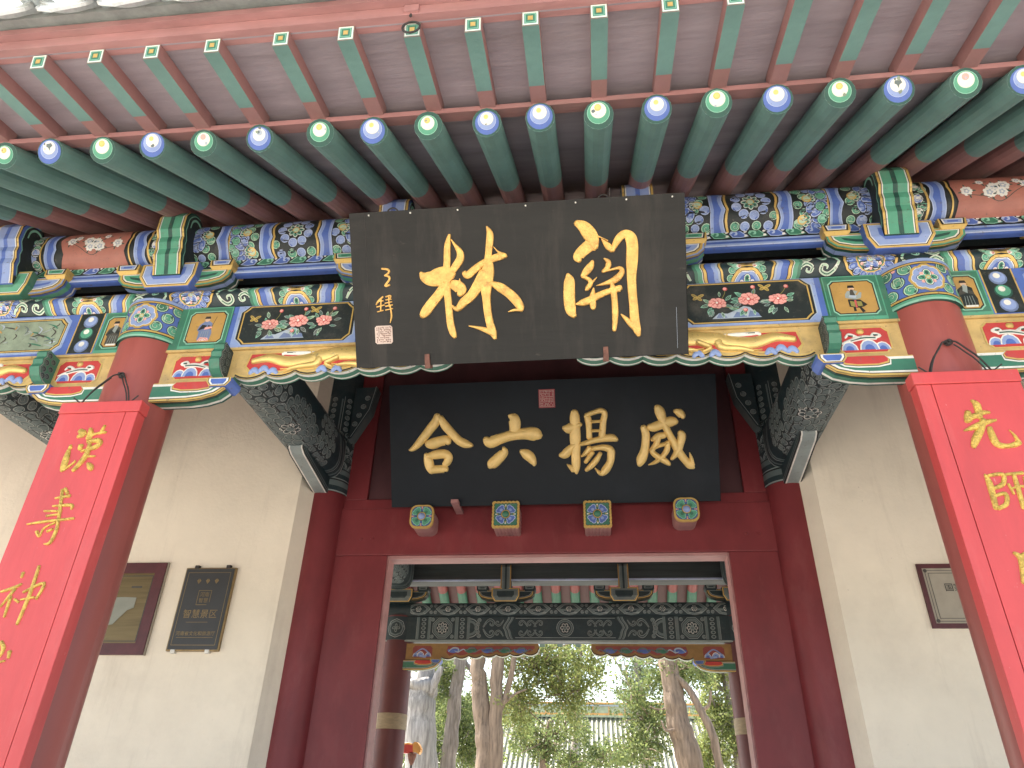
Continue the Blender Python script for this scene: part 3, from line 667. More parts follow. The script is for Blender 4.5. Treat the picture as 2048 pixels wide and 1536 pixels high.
# ---------------------------------------------------------------- bracket sets
def bracket(x, pal, y0=0., z0=0., nose=True, base=None, grey=False):
    """block on the plate beam, curved arms with small blocks, and a carved nose in front (built once per palette)"""
    cb, cbl, ca, cad = pal
    gold = 'gold'
    mb = MB(); org = (0, 3.05, 4.09)
    def blk(mb, xc, w0, w1, ya, yb, za, zm, zb, m, edge):
        # lower tapered part then straight upper part
        i = len(mb.v); k = mb.mi(m)
        for (w_, dy, z) in ((w0, .02, za), (w1, 0, zm), (w1, 0, zb)):
            mb.v += [(xc-w_, ya+dy, z), (xc+w_, ya+dy, z), (xc+w_, yb-dy, z), (xc-w_, yb-dy, z)]
        for a in (0, 4):
            for b in range(4):
                c = (b+1) % 4; mb.f.append((i+a+b, i+a+c, i+a+4+c, i+a+4+b)); mb.m.append(k)
        mb.f.append((i+3, i+2, i+1, i)); mb.m.append(k); mb.f.append((i+8, i+9, i+10, i+11)); mb.m.append(k)
    root = link(bpy.data.objects.new('bracket_set', None)); root.parent = gate; root.empty_display_size = .05
    ORG[root.name] = Vector(org); root.location = (x, 3.05-5.8+y0, 4.09+z0)
    blk(mb, 0, .130, .166, 2.90, 3.16, 4.087, 4.15, 4.245, cb, gold)
    o = mb.build('block', root, org=org); o.location = (0, 0, 0)
    p = Paint()
    out = [(-.128, .004), (.128, .004), (.166, .064), (.166, .154), (-.166, .154), (-.166, .064)]
    sh = lambda k: [(a*(1-k*1.1), (b-.08)*(1-k*1.6)+.08) for a, b in out]
    p.poly(sh(.0), gold); p.poly(sh(.075), 'line_black'); p.poly(sh(.10), 'white' if not grey else 'grey_pale'); p.poly(sh(.125), cbl); p.poly([(a*.62, (b-.08)*.5+.085) for a, b in out], cb)
    def bm(u, v, h): yy = 2.90+.02*max(0, (.063-v)/.063); return (u, yy-h, 4.087+v)
    o2 = p.build('block_painting', bm, root, org=org, vcuts=[0, .063, .2]); o2.location = (0, 0, 0)
    # arms along x: left and right arm, each with its own painting, underside stripes and small block
    for s in (-1, 1):
        mb = MB()
        arm = [(s*.10, .13), (s*.10, .012), (s*.22, .022), (s*.30, .045), (s*.335, .08), (s*.34, .13)]
        mb.prism(arm, facing(3.06, 0, 4.10), 0, .11, ca, side=cad)
        for (xa, za), (xb, zb) in zip(arm[1:-1], arm[2:]):
            dx, dz = xb-xa, zb-za; l = math.hypot(dx, dz); nx, nz = s*dz/l*.002, -abs(dx)/l*.002
            for (ya, yb, m) in ((2.951, 2.962, gold), (2.962, 2.966, 'line_black'), (2.980, 3.010, cbl if not grey else 'grey_paint'), (3.035, 3.045, 'white' if not grey else 'grey_pale')):
                mb.face([(xa+nx, ya, 4.10+za+nz), (xb+nx, ya, 4.10+zb+nz), (xb+nx, yb, 4.10+zb+nz), (xa+nx, yb, 4.10+za+nz)], m)
        o = mb.build('arm', root, org=org); o.location = (0, 0, 0)
        p = Paint(); f = facing(2.95, 0, 4.10)
        p.poly([(s*.332, .125), (s*.325, .082), (s*.295, .052), (s*.22, .030), (s*.13, .024), (s*.13, .125)], gold); p.poly([(s*.318, .118), (s*.310, .086), (s*.286, .062), (s*.215, .042), (s*.13, .036), (s*.13, .118)], 'line_black')
        p.poly([(s*.314, .115), (s*.306, .088), (s*.283, .066), (s*.215, .046), (s*.13, .040), (s*.13, .115)], 'white' if not grey else 'grey_pale'); p.poly([(s*.306, .110), (s*.298, .092), (s*.278, .072), (s*.215, .053), (s*.13, .047), (s*.13, .110)], ca); p.poly([(s*.27, .100), (s*.255, .082), (s*.2, .068), (s*.13, .064), (s*.13, .078), (s*.2, .086)], cad)
        o2 = p.build('arm_painting', f, root, org=org); o2.location = (0, 0, 0)
        mb = MB(); xc = s*.285; blk(mb, xc, .052, .068, 2.930, 3.07, 4.216, 4.232, 4.276, gold if not grey else cad, gold); o = mb.build('small_block', root, org=org); o.location = (0, 0, 0)
        p = Paint()
        p.poly([(xc-.054, .006), (xc+.054, .006), (xc+.062, .046), (xc-.062, .046)], 'line_black'); p.poly([(xc-.046, .010), (xc+.046, .010), (xc+.053, .042), (xc-.053, .042)], 'white' if not grey else 'grey_pale'); p.poly([(xc-.041, .014), (xc+.041, .014), (xc+.047, .038), (xc-.047, .038)], cbl); p.rect(xc-.026, xc+.026, .020, .032, cb)
        o2 = p.build('small_block_painting', facing(2.930, 0, 4.2285), root, org=org); o2.location = (0, 0, 0)
    # nose
    hw = .082
    side = [(3.0, 4.150), (2.888, 4.150), (2.868, 4.205), (2.842, 4.262), (2.842, 4.300), (2.824, 4.338), (2.824, 4.372), (2.798, 4.412), (2.796, 4.448), (2.794, 4.500), (2.816, 4.542), (2.846, 4.568), (2.885, 4.578), (2.93, 4.572), (2.985, 4.53), (3.0, 4.47)]
    if not nose: side = [(3.0, 4.20), (2.93, 4.20), (2.90, 4.22), (2.90, 4.50), (2.92, 4.53), (3.0, 4.53)]; hw = .062
    mb = MB(); n = len(side); i = len(mb.v)
    for sx in (-hw, hw): mb.v += [(sx, a, b) for a, b in side]
    k = mb.mi(cad)
    for a in range(n): b = (a+1) % n; mb.f.append((i+a, i+b, i+n+b, i+n+a)); mb.m.append(k)
    for off in (0, n):
        for t in tessellate_polygon([[Vector((a, b, 0)) for a, b in side]]): mb.f.append(tuple(i+off+c for c in t)); mb.m.append(mb.mi('field_black'))
    o = mb.build('nose', root, org=org); o.location = (0, 0, 0)
    NP = Profile(side[1:13] if nose else side[1:5]); L = NP.L
    p = Paint()
    for a, b, m in ((-hw, hw, gold), (-hw+.012, hw-.012, 'line_black'), (-hw+.016, hw-.016, 'white' if not grey else 'grey_pale'), (-hw+.022, hw-.022, 'green_mid' if ca.startswith('green') and not grey else (ca if not grey else cbl)), (-.012, .012, cad)):
        if grey and m == gold: m = 'ochre'
        p.rect(a, b, 0.002, L-.002, m)
    o2 = p.build('nose_painting', NP.map, root, org=org, vcuts=NP.cuts(), tot=.002); o2.location = (0, 0, 0)
    if nose:
        p = Paint()
        for sx, fn in ((1, lambda u, v, h: (hw+h, u, v)), (-1, lambda u, v, h: (-hw-h, u, v))):
            p = Paint()
            edge = [(a+.014*(1 if a < 2.9 else .3), b-.004) for a, b in side[2:13]]
            p.stroke([(a, b, .020) for a, b in edge], 0, cad, k=2); p.stroke([(a+.012, b, .006) for a, b in edge], 0, 'green_light' if not grey else 'grey_pale', k=2)
            o2 = p.build('nose_edge', fn, root, org=org); o2.location = (0, 0, 0); p = Paint()
            p.stroke([(2.850, 4.46, .008), (2.853, 4.51, .012), (2.885, 4.542, .014), (2.93, 4.535, .014), (2.955, 4.495, .014), (2.935, 4.455, .012), (2.905, 4.47, .010), (2.915, 4.50, .006)], 0, 'green_light' if not grey else 'grey_pale')
            o2 = p.build('nose_scroll', fn, root, org=org); o2.location = (0, 0, 0)
    return root
GP = ('blue', 'blue_light', 'green_mid', 'green_dark'); BP = ('green', 'green_mid', 'blue_light', 'blue')
b1 = bracket(-1.965, GP); b2 = bracket(-.667, BP)
def place(root, x):
    c = root.copy(); COL.objects.link(c); c.parent = root.parent; c.location.x = x
    for ch in root.children: d = ch.copy(); COL.objects.link(d); d.parent = c
    return c
place(b1, 1.965); place(b2, .667); place(b2, -2.985); place(b2, 2.985); place(b1, -4.0); place(b1, 4.0)

# ---------------------------------------------------------------- carved boards under the flat beam
def carved_board(xc, d, zt, yf, k=1.0, dark=False, full=True, dep=.075):
    org = ORG[gate.name]
    F = lambda s, z, h: (xc+d*s, yf-h, zt+z*k)
    nl = 7; lob = []
    for i in range(nl):
        s0, s1 = .56+1.12*i/nl, .56+1.12*(i+1)/nl
        for j in range(7):
            t = j/7; base = -.158+.055*((s0+(s1-s0)*t)-.56)/1.12; lob.append((s0+(s1-s0)*t, base-.026*math.sin(math.pi*t)**.8))
    lob += [(1.68, -.10), (1.70, -.05), (1.69, -.0)]
    body = [(.10, 0), (.10, -.185), (.54, -.185)]+lob
    mb = MB(); mb.prism(body, F, -dep, 0, 'gold_plain' if not dark else 'rear_gold', side='green')
    o = mb.build('carved_board', gate)
    # striped scalloped underside
    mb = MB()
    for a, b in zip(lob[:-2], lob[1:-1]):
        for (h0, h1, m) in ((-.002, -.022, 'white'), (-.022, -.054, 'green'), (-.054, -.064, 'white')):
            q = [F(a[0], a[1]-.002, h0), F(b[0], b[1]-.002, h0), F(b[0], b[1]-.002, h1), F(a[0], a[1]-.002, h1)]; mb.face(q, m)
    mb.build('scalloped_edge', o)
    p = Paint()
    fld = [(.62, -.022), (1.655, -.018), (1.66, -.05)]+[(a, b+.030) for a, b in reversed(lob[3:-4])]+[(.60, -.10)]
    p.poly(fld, 'gold_bright' if not dark else 'rear_gold'); p.poly([(.628, -.028), (1.645, -.024), (1.648, -.05)]+[(a, b+.038) for a, b in reversed(lob[4:-6])]+[(.612, -.10)], 'red' if not dark else 'rear_rafter_red')
    p.stroke([(a, b+.017, .010) for a, b in lob[:-2]], 0, 'gold_bright' if not dark else 'rear_gold', smooth=False); p.stroke([(a, b+.007, .008) for a, b in lob[:-1]], 0, 'line_black', smooth=False)
    p.poly(cutrect(.205, .455, -.168, -.020, .026), 'gold_bright' if not dark else 'rear_gold'); p.poly(cutrect(.213, .447, -.162, -.026, .024), 'red' if not dark else 'rear_rafter_red')
    for (a, c, r) in ((.25, -.150, .035), (.31, -.148, .045), (.40, -.150, .038)):
        for rr_, m in ((1, 'white'), (.86, 'blue_light'), (.5, 'blue')): p.conv([(a+r*rr_*math.cos(t), c+r*rr_*1.3*math.sin(t)) for t in [math.pi*i/6 for i in range(7)]], m)
    p.build('board_painting', F, o, h0=.001)
    G = 'gold_bright' if not dark else 'rear_gold'
    def carve(name, strokes, hh, m, lift=0.):
        mb = MB(); relief(mb, strokes, F, hh, m, lift=lift); mb.build(name, o, smooth=True, auto=60)
    if not dark:
        drag = [[(.64, -.070, .022), (.73, -.052, .034), (.83, -.078, .044), (.93, -.072, .048), (1.02, -.046, .050), (1.14, -.040, .056), (1.27, -.048, .056), (1.36, -.075, .050), (1.44, -.092, .046), (1.51, -.080, .050), (1.58, -.062, .056)],
                [(1.54, -.05, .03), (1.60, -.040, .030), (1.66, -.050, .016)], [(1.56, -.085, .03), (1.62, -.088, .022), (1.655, -.080, .010)], [(1.54, -.045, .02), (1.47, -.035, .014), (1.42, -.040, .005)], [(1.52, -.095, .014), (1.46, -.115, .012), (1.40, -.116, .004)],
                [(1.00, -.065, .034), (.98, -.10, .026), (.90, -.112, .02), (.84, -.130, .012)], [(.86, -.125, .008), (.80, -.122, .004)], [(.86, -.13, .008), (.82, -.145, .004)], [(1.32, -.085, .034), (1.25, -.112, .028), (1.16, -.108, .02), (1.10, -.115, .010)], [(1.12, -.112, .008), (1.07, -.104, .004)], [(1.10, -.065, .02), (1.04, -.10, .016), (1.08, -.125, .010)]]
        mb = MB(); relief(mb, [[(q[0], q[1]-.004, q[2]*1.5) for q in st] for st in drag], F, .018, G)
        for i in range(9): relief(mb, [[(.95+.055*i, -.03-.002*i, .006), (.965+.055*i, -.05, .007), (.955+.055*i, -.068, .004)]], F, .008, 'gold_plain', lift=.012)
        mb.build('dragon', o, smooth=True, auto=60)
        mb = MB(); relief(mb, [[(.27, -.085, .02), (.33, -.080, .026), (.40, -.100, .02), (.44, -.115, .006)], [(.285, -.085, .016), (.25, -.072, .016), (.275, -.060, .018), (.29, -.076, .014)], [(.35, -.085, .016), (.36, -.075, .018), (.39, -.060, .018), (.41, -.078, .010)]], F, .010, 'white'); relief(mb, [[(.275, -.086, .008), (.33, -.084, .010), (.39, -.100, .006)], [(.262, -.070, .007), (.28, -.068, .007)], [(.375, -.072, .008), (.395, -.068, .006)]], F, .007, 'green_dark', lift=.006)
        mb.build('cloud', o, smooth=True, auto=60)
        carve('pearl', [[(.325, -.045, .03), (.345, -.045, .03)]], .012, 'gold')
        mb = MB(); relief(mb, [[(.80, -.028, .018), (.90, -.032, .024), (1.0, -.030, .006)], [(.795, -.034, .02), (.815, -.026, .016)]], F, .010, 'white'); relief(mb, [[(.82, -.029, .008), (.9, -.032, .008)]], F, .006, 'green_dark', lift=.006); mb.build('cloud', o, smooth=True, auto=60)
        for a, c_ in ((.66, -.145), (.71, -.135), (.76, -.150), (1.02, -.148), (1.10, -.150)): carve('rock', [[(a-.022, c_, .02), (a, c_+.022, .034), (a+.024, c_, .018)]], .010, 'blue_light')
    else:
        for k_, a in enumerate((.72, .92, 1.12, 1.32, 1.5)):
            carve('scroll', [[(a-.08, -.09, .014), (a-.03, -.05, .018), (a+.03, -.055, .018), (a+.03, -.095, .014), (a-.01, -.085, .010)], [(a+.03, -.1, .012), (a+.09, -.065, .014), (a+.12, -.08, .008)]], .008, 'grey_paint' if a > .8 else 'rock_pale')
            carve('leaf', [[(a-.085, -.075, .03), (a-.03, -.085, .05), (a+.05, -.075, .03)]], .004, ('blue', 'green', 'blue', 'green', 'blue')[k_])
        carve('scroll', [[(.24, -.12, .02), (.33, -.06, .016), (.42, -.12, .02)]], .008, 'blue_light'); carve('rock', [[(.3, -.14, .03), (.37, -.15, .03)]], .008, 'blue_light')
    # bracket arm below, near the column
    arm = [(.10, -.195), (.50, -.195), (.535, -.205), (.53, -.235), (.49, -.268), (.42, -.290), (.34, -.300), (.10, -.302)]
    mb = MB(); mb.prism(arm, F, -dep, .016, 'green', side='green_dark')
    for a, b in zip(arm[2:-1], arm[3:]):
        for (h0, h1, m) in ((.016, .004, 'gold'), (.004, -.002, 'line_black'), (-.016, -.044, 'green'), (-.044, -.06, 'white')): mb.face([F(a[0], a[1]-.002, h0), F(b[0], b[1]-.002, h0), F(b[0], b[1]-.002, h1), F(a[0], a[1]-.002, h1)], m)
    o2 = mb.build('board_arm', o)
    p = Paint(); P2 = lambda s, z, h: F(s, z, h+.016)
    p.poly(arm, 'gold'); sh = [(.10, -.203), (.52, -.203), (.518, -.232), (.482, -.260), (.415, -.280), (.34, -.289), (.10, -.291)]
    p.poly(sh, 'line_black'); p.poly([(a-.004 if a > .2 else a, b*.985-.001) for a, b in sh], 'white' if not dark else 'grey_pale'); p.poly([(.10, -.215), (.50, -.215), (.495, -.230), (.465, -.250), (.41, -.268), (.34, -.276), (.10, -.278)], 'green')
    for g, m in ((.016, 'white' if not dark else 'grey_pale'), (.009, 'line_black'), (.006, 'gold'), (-.002, 'red')):
        p.poly([(.265-g*.4, -.195), (.47+g, -.195), (.475+g, -.212-g*.3), (.44+g*.6, -.232-g), (.39, -.240-g), (.30, -.240-g), (.255-g*.7, -.228-g), (.25-g*.7, -.212-g*.4)], m)
    p.build('arm_painting', P2, o, h0=.001)
    mb = MB(); dq = [(.455, -.232), (.545, -.232), (.565, -.205), (.565, -.182), (.435, -.182), (.435, -.205)]
    mb.prism(dq, F, -dep, .034, 'gold', side='blue'); o3 = mb.build('small_block', o)
    p = Paint(); cx = .5; q = lambda kk: [(cx+(a-cx)*kk, -.205+(b+.205)*kk) for a, b in dq]
    p.poly(q(.86), 'line_black'); p.poly(q(.80), 'white' if not dark else 'grey_pale'); p.poly(q(.64), 'blue'); p.build('block_painting', lambda s, z, h: F(s, z, h+.034), o, h0=.001)
    if full:
        wv = [(0, -.012), (.085, -.002), (.100, -.024), (.092, -.046), (.106, -.070), (.098, -.094), (.110, -.118), (.100, -.140), (.086, -.160), (.060, -.176), (.02, -.184), (0, -.184)]
        mb = MB(); mb.prism([(a, b) for a, b in wv], lambda a, b, h: F(.465+h, b, a), 0, .055, 'grey_navy', side='green'); o4 = mb.build('cloud_block', o)
        for hh in (-.0015, .0565):
            p = Paint()
            for j, (a, b) in enumerate(((.07, -.03), (.035, -.05), (.075, -.075), (.035, -.095), (.078, -.115), (.04, -.14), (.07, -.15))):
                p.circ(a, b, .018, 'grey_paint', n=10); p.circ(a, b, .014, 'grey_navy', n=10); p.circ(a+.003, b-.003, .008, 'grey_paint', n=8); p.circ(a+.003, b-.003, .004, 'grey_navy', n=6)
            p.stroke([(a-.004, b, .005) for a, b in wv[1:-1]], 0, 'grey_pale', smooth=False)
            p.build('cloud_scroll', lambda a, b, h, hh=hh: F(.465+hh+(h if hh > 0 else -h), b, a), o, h0=.0005, tot=.001)
    return o
for (xc, d) in ((-2, 1), (2, -1), (-2, -1), (2, 1)): carved_board(xc, d, 3.658, 2.958)

# ---------------------------------------------------------------- round rafters, flying rafters, soffit
SL, RR = .573, .0615; CS, SN = math.cos(math.atan(.573)), math.sin(math.atan(.573))
rx = [-2.062, -1.847, -1.615, -1.389, -1.17, -.925, -.667, -.449, -.224, .008, .219, .446, .667, .891, 1.117, 1.342, 1.553, 1.787, 1.99]
rx = [.3673+(x-.3673)*1.970/1.85 for x in rx]
rx = [rx[0]-.232*i for i in range(22, 0, -1)]+rx+[rx[-1]+.232*i for i in range(1, 23)]
YE = 1.970
def zc_r(y): return 4.590+SL*(y-2.985)+RR/math.cos(math.atan(SL))   # rafter axis height
blue_set = {1, 3, 5, 7, 9, 10, 12, 14, 16, 18}
def rafter_mesh(red_from, y0, y1, zf, sgn=1):
    mb = MB(); n = 16; ys = [y0, y0+sgn*.004, red_from, red_from+sgn*.0015, y1]
    for a in range(len(ys)):
        for b in range(n):
            t = 2*math.pi*b/n; mb.v.append((RR*math.cos(t), ys[a]-sgn*RR*SN*math.sin(t), zf(ys[a])+RR*CS*math.sin(t)))
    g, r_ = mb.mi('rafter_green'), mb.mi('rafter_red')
    for a in range(len(ys)-1):
        for b in range(n):
            c = (b+1) % n; mb.f.append((a*n+b, a*n+c, (a+1)*n+c, (a+1)*n+b)); mb.m.append(g if a < 2 else r_)
    mb.f.append(tuple(range(n))); mb.m.append(g)
    return mb
def disc_paint(kind, worn, seed=0):
    p = Paint(); r = RR; rnd = random.Random(seed*7+3); jx, jy, js = rnd.uniform(-.003, .003), rnd.uniform(-.003, .004), rnd.uniform(.93, 1.05)
    p.T = lambda u, v: ((u+jx)*js, (v+jy)*js) if u*u+v*v < (r*.9)**2 else (u, v)
    if kind == 'blue':
        for q, dv, m in ((.98, 0, 'green_dark'), (.86, -.0, 'blue'), (.78, .06, 'blue'), (.66, .14, 'blue_pale'), (.63, .14, 'blue_light'), (.48, .27, 'rock_pale'), (.46, .28, 'white')): p.circ(0, r*dv, r*q, m, n=20)
        if worn == 0: p.circ(-.004, r*.42, r*.17, 'gold_bright', n=10)
        elif worn == 1: p.circ(.002, r*.40, r*.22, 'rock_pale', n=9); p.circ(-.003, r*.45, r*.12, 'grey_paint', n=7)
        else: p.poly([(-.012, r*.55), (.010, r*.6), (.016, r*.4), (.006, r*.28), (.002, r*.05), (-.004, r*.28), (-.013, r*.36)], 'grey_paint'); 
    else:
        for q, dv, m in ((.98, 0, 'green_dark'), (.74, .08, 'green_light'), (.70, .08, 'green_mid'), (.52, .22, 'green_pale'), (.50, .23, 'white')): p.circ(0, r*dv, r*q, m, n=20)
        p.circ(-.002, r*.42, r*.23, 'pink' if worn == 1 else 'gold', n=10)
        if worn != 1: p.circ(-.002, r*.43, r*.17, 'gold_bright', n=10)
    for _ in range(rnd.choice((0, 1, 1, 2, 3))):
        t = rnd.uniform(0, 6.28); q = rnd.uniform(.15, .55)*r; u, v, e = q*math.cos(t), r*.2+q*math.sin(t), rnd.uniform(.05, .16)*r
        p.poly([(u+e*rnd.uniform(.5, 1.2)*math.cos(k*1.05), v+e*rnd.uniform(.5, 1.5)*math.sin(k*1.05)) for k in range(6)], rnd.choice(('grey_paint', 'rock_pale', 'grey_green')))
    return p
proto = {}
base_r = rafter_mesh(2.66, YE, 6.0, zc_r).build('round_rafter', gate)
def rafter_end(o, kind, worn, seed=0):
    key = (kind, worn, seed)
    if key not in proto:
        q = disc_paint(kind, worn, seed).build('painted_end', lambda u, v, h: (u, YE-h*CS-v*SN, zc_r(YE)-h*SN+v*CS), o, h0=.0012, tot=.003); proto[key] = q.data
    else:
        q = link(bpy.data.objects.new('painted_end', proto[key])); q.parent = o
    return q
for i, x in enumerate(rx):
    o = base_r if i == 0 else base_r.copy()
    if i: COL.objects.link(o); o.parent = gate
    o.location = (x, ((i*53) % 7-3)*.0022, zsag(x)+((i*29) % 5-2)*.0012); ORG[o.name] = Vector(ORG[gate.name])
    j = i-22; kind = 'blue' if (j in blue_set or ((j < 0 or j > 18) and j % 2)) else 'green'
    rafter_end(o, kind, (0, 2, 0, 0, 1, 1, 0, 0, 0, 0, 0, 0, 0, 0, 0, 0, 2, 1, 0)[j % 19], i if 20 <= i <= 43 else 0)
# lath over the rafter ends
zl = zc_r(YE)+RR*CS
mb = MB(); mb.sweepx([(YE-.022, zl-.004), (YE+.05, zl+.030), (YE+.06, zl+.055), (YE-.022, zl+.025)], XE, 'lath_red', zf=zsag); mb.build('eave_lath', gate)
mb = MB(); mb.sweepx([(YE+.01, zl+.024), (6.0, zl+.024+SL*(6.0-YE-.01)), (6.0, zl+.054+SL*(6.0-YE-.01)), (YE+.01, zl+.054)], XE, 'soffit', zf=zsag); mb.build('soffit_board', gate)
sx = [-1.72, -1.479, -1.246, -1.001, -.73, -.477, -.229, -.002, .208, .454, .704, .928, 1.157]
sx = [.3673+(x-.3673)*1.555/1.53 for x in sx]
sx = [sx[0]-.243*i for i in range(23, 0, -1)]+sx+[sx[-1]+.243*i for i in range(1, 26)]
FY0, FZ0, FS = 1.555, 4.072, .190
zf_ = lambda y: FZ0+FS*(y-FY0)
mb = MB(); W2, HH = .0315, .066
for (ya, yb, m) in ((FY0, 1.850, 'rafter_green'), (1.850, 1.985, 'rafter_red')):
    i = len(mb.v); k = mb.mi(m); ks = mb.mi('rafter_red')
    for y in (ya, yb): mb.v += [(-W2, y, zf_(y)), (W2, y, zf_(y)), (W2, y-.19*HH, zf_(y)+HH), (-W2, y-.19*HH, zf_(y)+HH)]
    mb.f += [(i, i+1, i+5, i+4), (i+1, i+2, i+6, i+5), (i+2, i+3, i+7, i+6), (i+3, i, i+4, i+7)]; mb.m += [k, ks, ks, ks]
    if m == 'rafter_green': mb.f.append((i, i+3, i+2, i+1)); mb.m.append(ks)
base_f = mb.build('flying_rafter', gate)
p = Paint()
for q, m in ((.94, 'green_mid'), (.90, 'white'), (.74, 'green_light'), (.68, 'green_dark'), (.62, 'green_light'), (.54, 'green'), (.30, 'gold'), (.26, 'gold_bright')): p.rect(-W2*q, W2*q, HH/2-HH/2*q, HH/2+HH/2*q, m)
fend = p.build('painted_end', lambda u, v, h: (u, FY0-h-.19*v, FZ0+v), base_f, h0=.0012, tot=.003)
for i, x in enumerate(sx):
    if i == 0: o = base_f
    else:
        o = base_f.copy(); COL.objects.link(o); o.parent = gate; e = fend.copy(); COL.objects.link(e); e.parent = o
    o.location = (x, ((i*41) % 7-3)*.002, zsag(x)*.8+((i*37) % 5-2)*.0016)
zt = FZ0+HH
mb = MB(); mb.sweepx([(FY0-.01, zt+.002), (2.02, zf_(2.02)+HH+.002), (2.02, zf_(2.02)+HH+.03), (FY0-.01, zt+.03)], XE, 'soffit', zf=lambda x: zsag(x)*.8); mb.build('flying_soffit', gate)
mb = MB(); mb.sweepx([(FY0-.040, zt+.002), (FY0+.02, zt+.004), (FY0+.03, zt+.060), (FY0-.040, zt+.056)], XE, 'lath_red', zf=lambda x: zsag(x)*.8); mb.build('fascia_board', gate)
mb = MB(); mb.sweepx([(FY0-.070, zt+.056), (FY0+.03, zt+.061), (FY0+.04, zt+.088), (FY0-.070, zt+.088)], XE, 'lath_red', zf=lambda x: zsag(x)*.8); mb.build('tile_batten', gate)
# iron hanging ring on one flying rafter
hx = .3673+(-.229-.3673)*1.555/1.53
mb = MB(); mb.box(hx-.026, hx+.030, FY0-.05, FY0-.026, zt+.012, zt+.050, 'lath_red')
mb.tube([(hx, FY0-.035, zt+.01), (hx, FY0-.040, zt-.006)], .006, 'iron', 6)
mb.tube([(hx+.033*math.sin(t), FY0-.016, zt-.038+.033*math.cos(t)) for t in [2*math.pi*i/14 for i in range(15)]], .0045, 'iron', 6); mb.build('hanging_ring', gate)
# drip tiles and cap tiles at the eave edge
ze = zt+.092; DT = .255
mb = MB(); N = 10
for i in range(N+1):
    t = -1+2*i/N; dz = .034*t*t
    for (y, zz) in ((1.405, 0), (2.0, .20)): mb.v.append((.108*t, y, dz+zz))
    for (y, zz) in ((1.405, .012), (2.0, .212)): mb.v.append((.108*t, y, dz+zz))
for i in range(N):
    a = 4*i; mb.f += [(a, a+1, a+5, a+4), (a+2, a+6, a+7, a+3), (a, a+4, a+6, a+2)]; mb.m += [mb.mi('drip_white')]*3
dsh = [(-.110, .040), (-.06, .012), (0, 0), (.06, .012), (.110, .040), (.104, -.010), (.088, -.030), (.060, -.046), (.034, -.060), (0, -.086), (-.034, -.060), (-.060, -.046), (-.088, -.030), (-.104, -.010)]
fm_ = plane((0, 1.404, .002), (1, 0, 0), (0, .35, 1))
mb.prism(dsh, fm_, -.012, 0, 'drip_white')
relief(mb, [[(-.09, .012, .006), (-.07, -.022, .007), (-.03, -.045, .007), (0, -.068, .007), (.03, -.045, .007), (.07, -.022, .007), (.09, .012, .006)], [(-.05, -.01, .008), (-.02, -.03, .012), (.01, -.015, .008), (.0, -.002, .006)], [(.02, -.03, .008), (.05, -.012, .012), (.06, .01, .006)]], fm_, .007, 'drip_white')
drip = mb.build('drip_tile', None); drip.parent = gate
mb = MB(); cap = [(.066*math.cos(t), .066*math.sin(t)) for t in [math.pi*i/10 for i in range(11)]]
for (y, zz) in ((1.37, 0), (2.0, .212)): mb.v += [(a, y, b+zz) for a, b in cap]
for i in range(10): mb.f.append((i, i+1, 12+i, 11+i)); mb.m.append(mb.mi('drip_white'))
fd = plane((0, 1.368, .020), (1, 0, 0), (0, .18, 1))
ci = [(.068*math.cos(2*math.pi*i/20), .068*math.sin(2*math.pi*i/20)) for i in range(20)]
mb.prism(ci, fd, -.014, 0, 'drip_white'); relief(mb, [[(.054*math.cos(t), .054*math.sin(t), .008) for t in [2*math.pi*i/14 for i in range(15)]], [(-.03, -.01, .01), (-.01, .02, .014), (.02, .015, .012), (.03, -.015, .008)], [(-.02, -.025, .01), (.01, -.03, .012)]], fd, .007, 'drip_white', rnd=0)
capt = mb.build('cap_tile', None); capt.parent = gate
first = True
for i in range(-30, 30):
    x = -1.60+DT*(i+6)
    for src, xx, zz in ((drip, x, ze), (capt, x+DT/2, ze+.036)):
        if abs(xx) > 7.3: continue
        o = src if (i == 0 and False) else src.copy()
        COL.objects.link(o); o.parent = gate; o.location = (xx, -5.8, zz+zsag(xx)*.8)
for s_ in (drip, capt): bpy.data.objects.remove(s_)
# roof slabs and ridge
mb = MB(); mb.sweepx([(1.45, ze+.02), (2.0, ze+.20), (5.85, ze+.20+.62*3.85), (5.85, ze+.12+.62*3.85-.1), (2.0, ze+.08), (1.45, ze-.006)], [-7.5, 7.5], 'roof_tile', zf=lambda x: .02); mb.build('front_roof_slope', gate)
zr = ze+.2+.62*3.85
mb = MB(); mb.sweepx([(5.85, zr), (9.7, 4.08), (10.2, 3.90), (10.2, 3.82), (9.7, 3.98), (5.85, zr-.18)], [-7.5, 7.5], 'roof_tile'); mb.build('rear_roof_slope', gate)
mb = MB(); mb.box(-7.6, 7.6, 5.70, 6.0, zr-.15, zr+.42, 'glazed_green'); mb.build('roof_ridge', gate)
mb = MB()
for i in range(-32, 32):
    x = -1.60+DT/2+DT*(i+6)
    if abs(x) < 7.3: mb.tube([(x, 2.0, ze+.236), (x, 5.7, ze+.236+.62*3.7)], .066, 'roof_tile', 8)
o = mb.build('tile_rows', gate, kind='stuff')

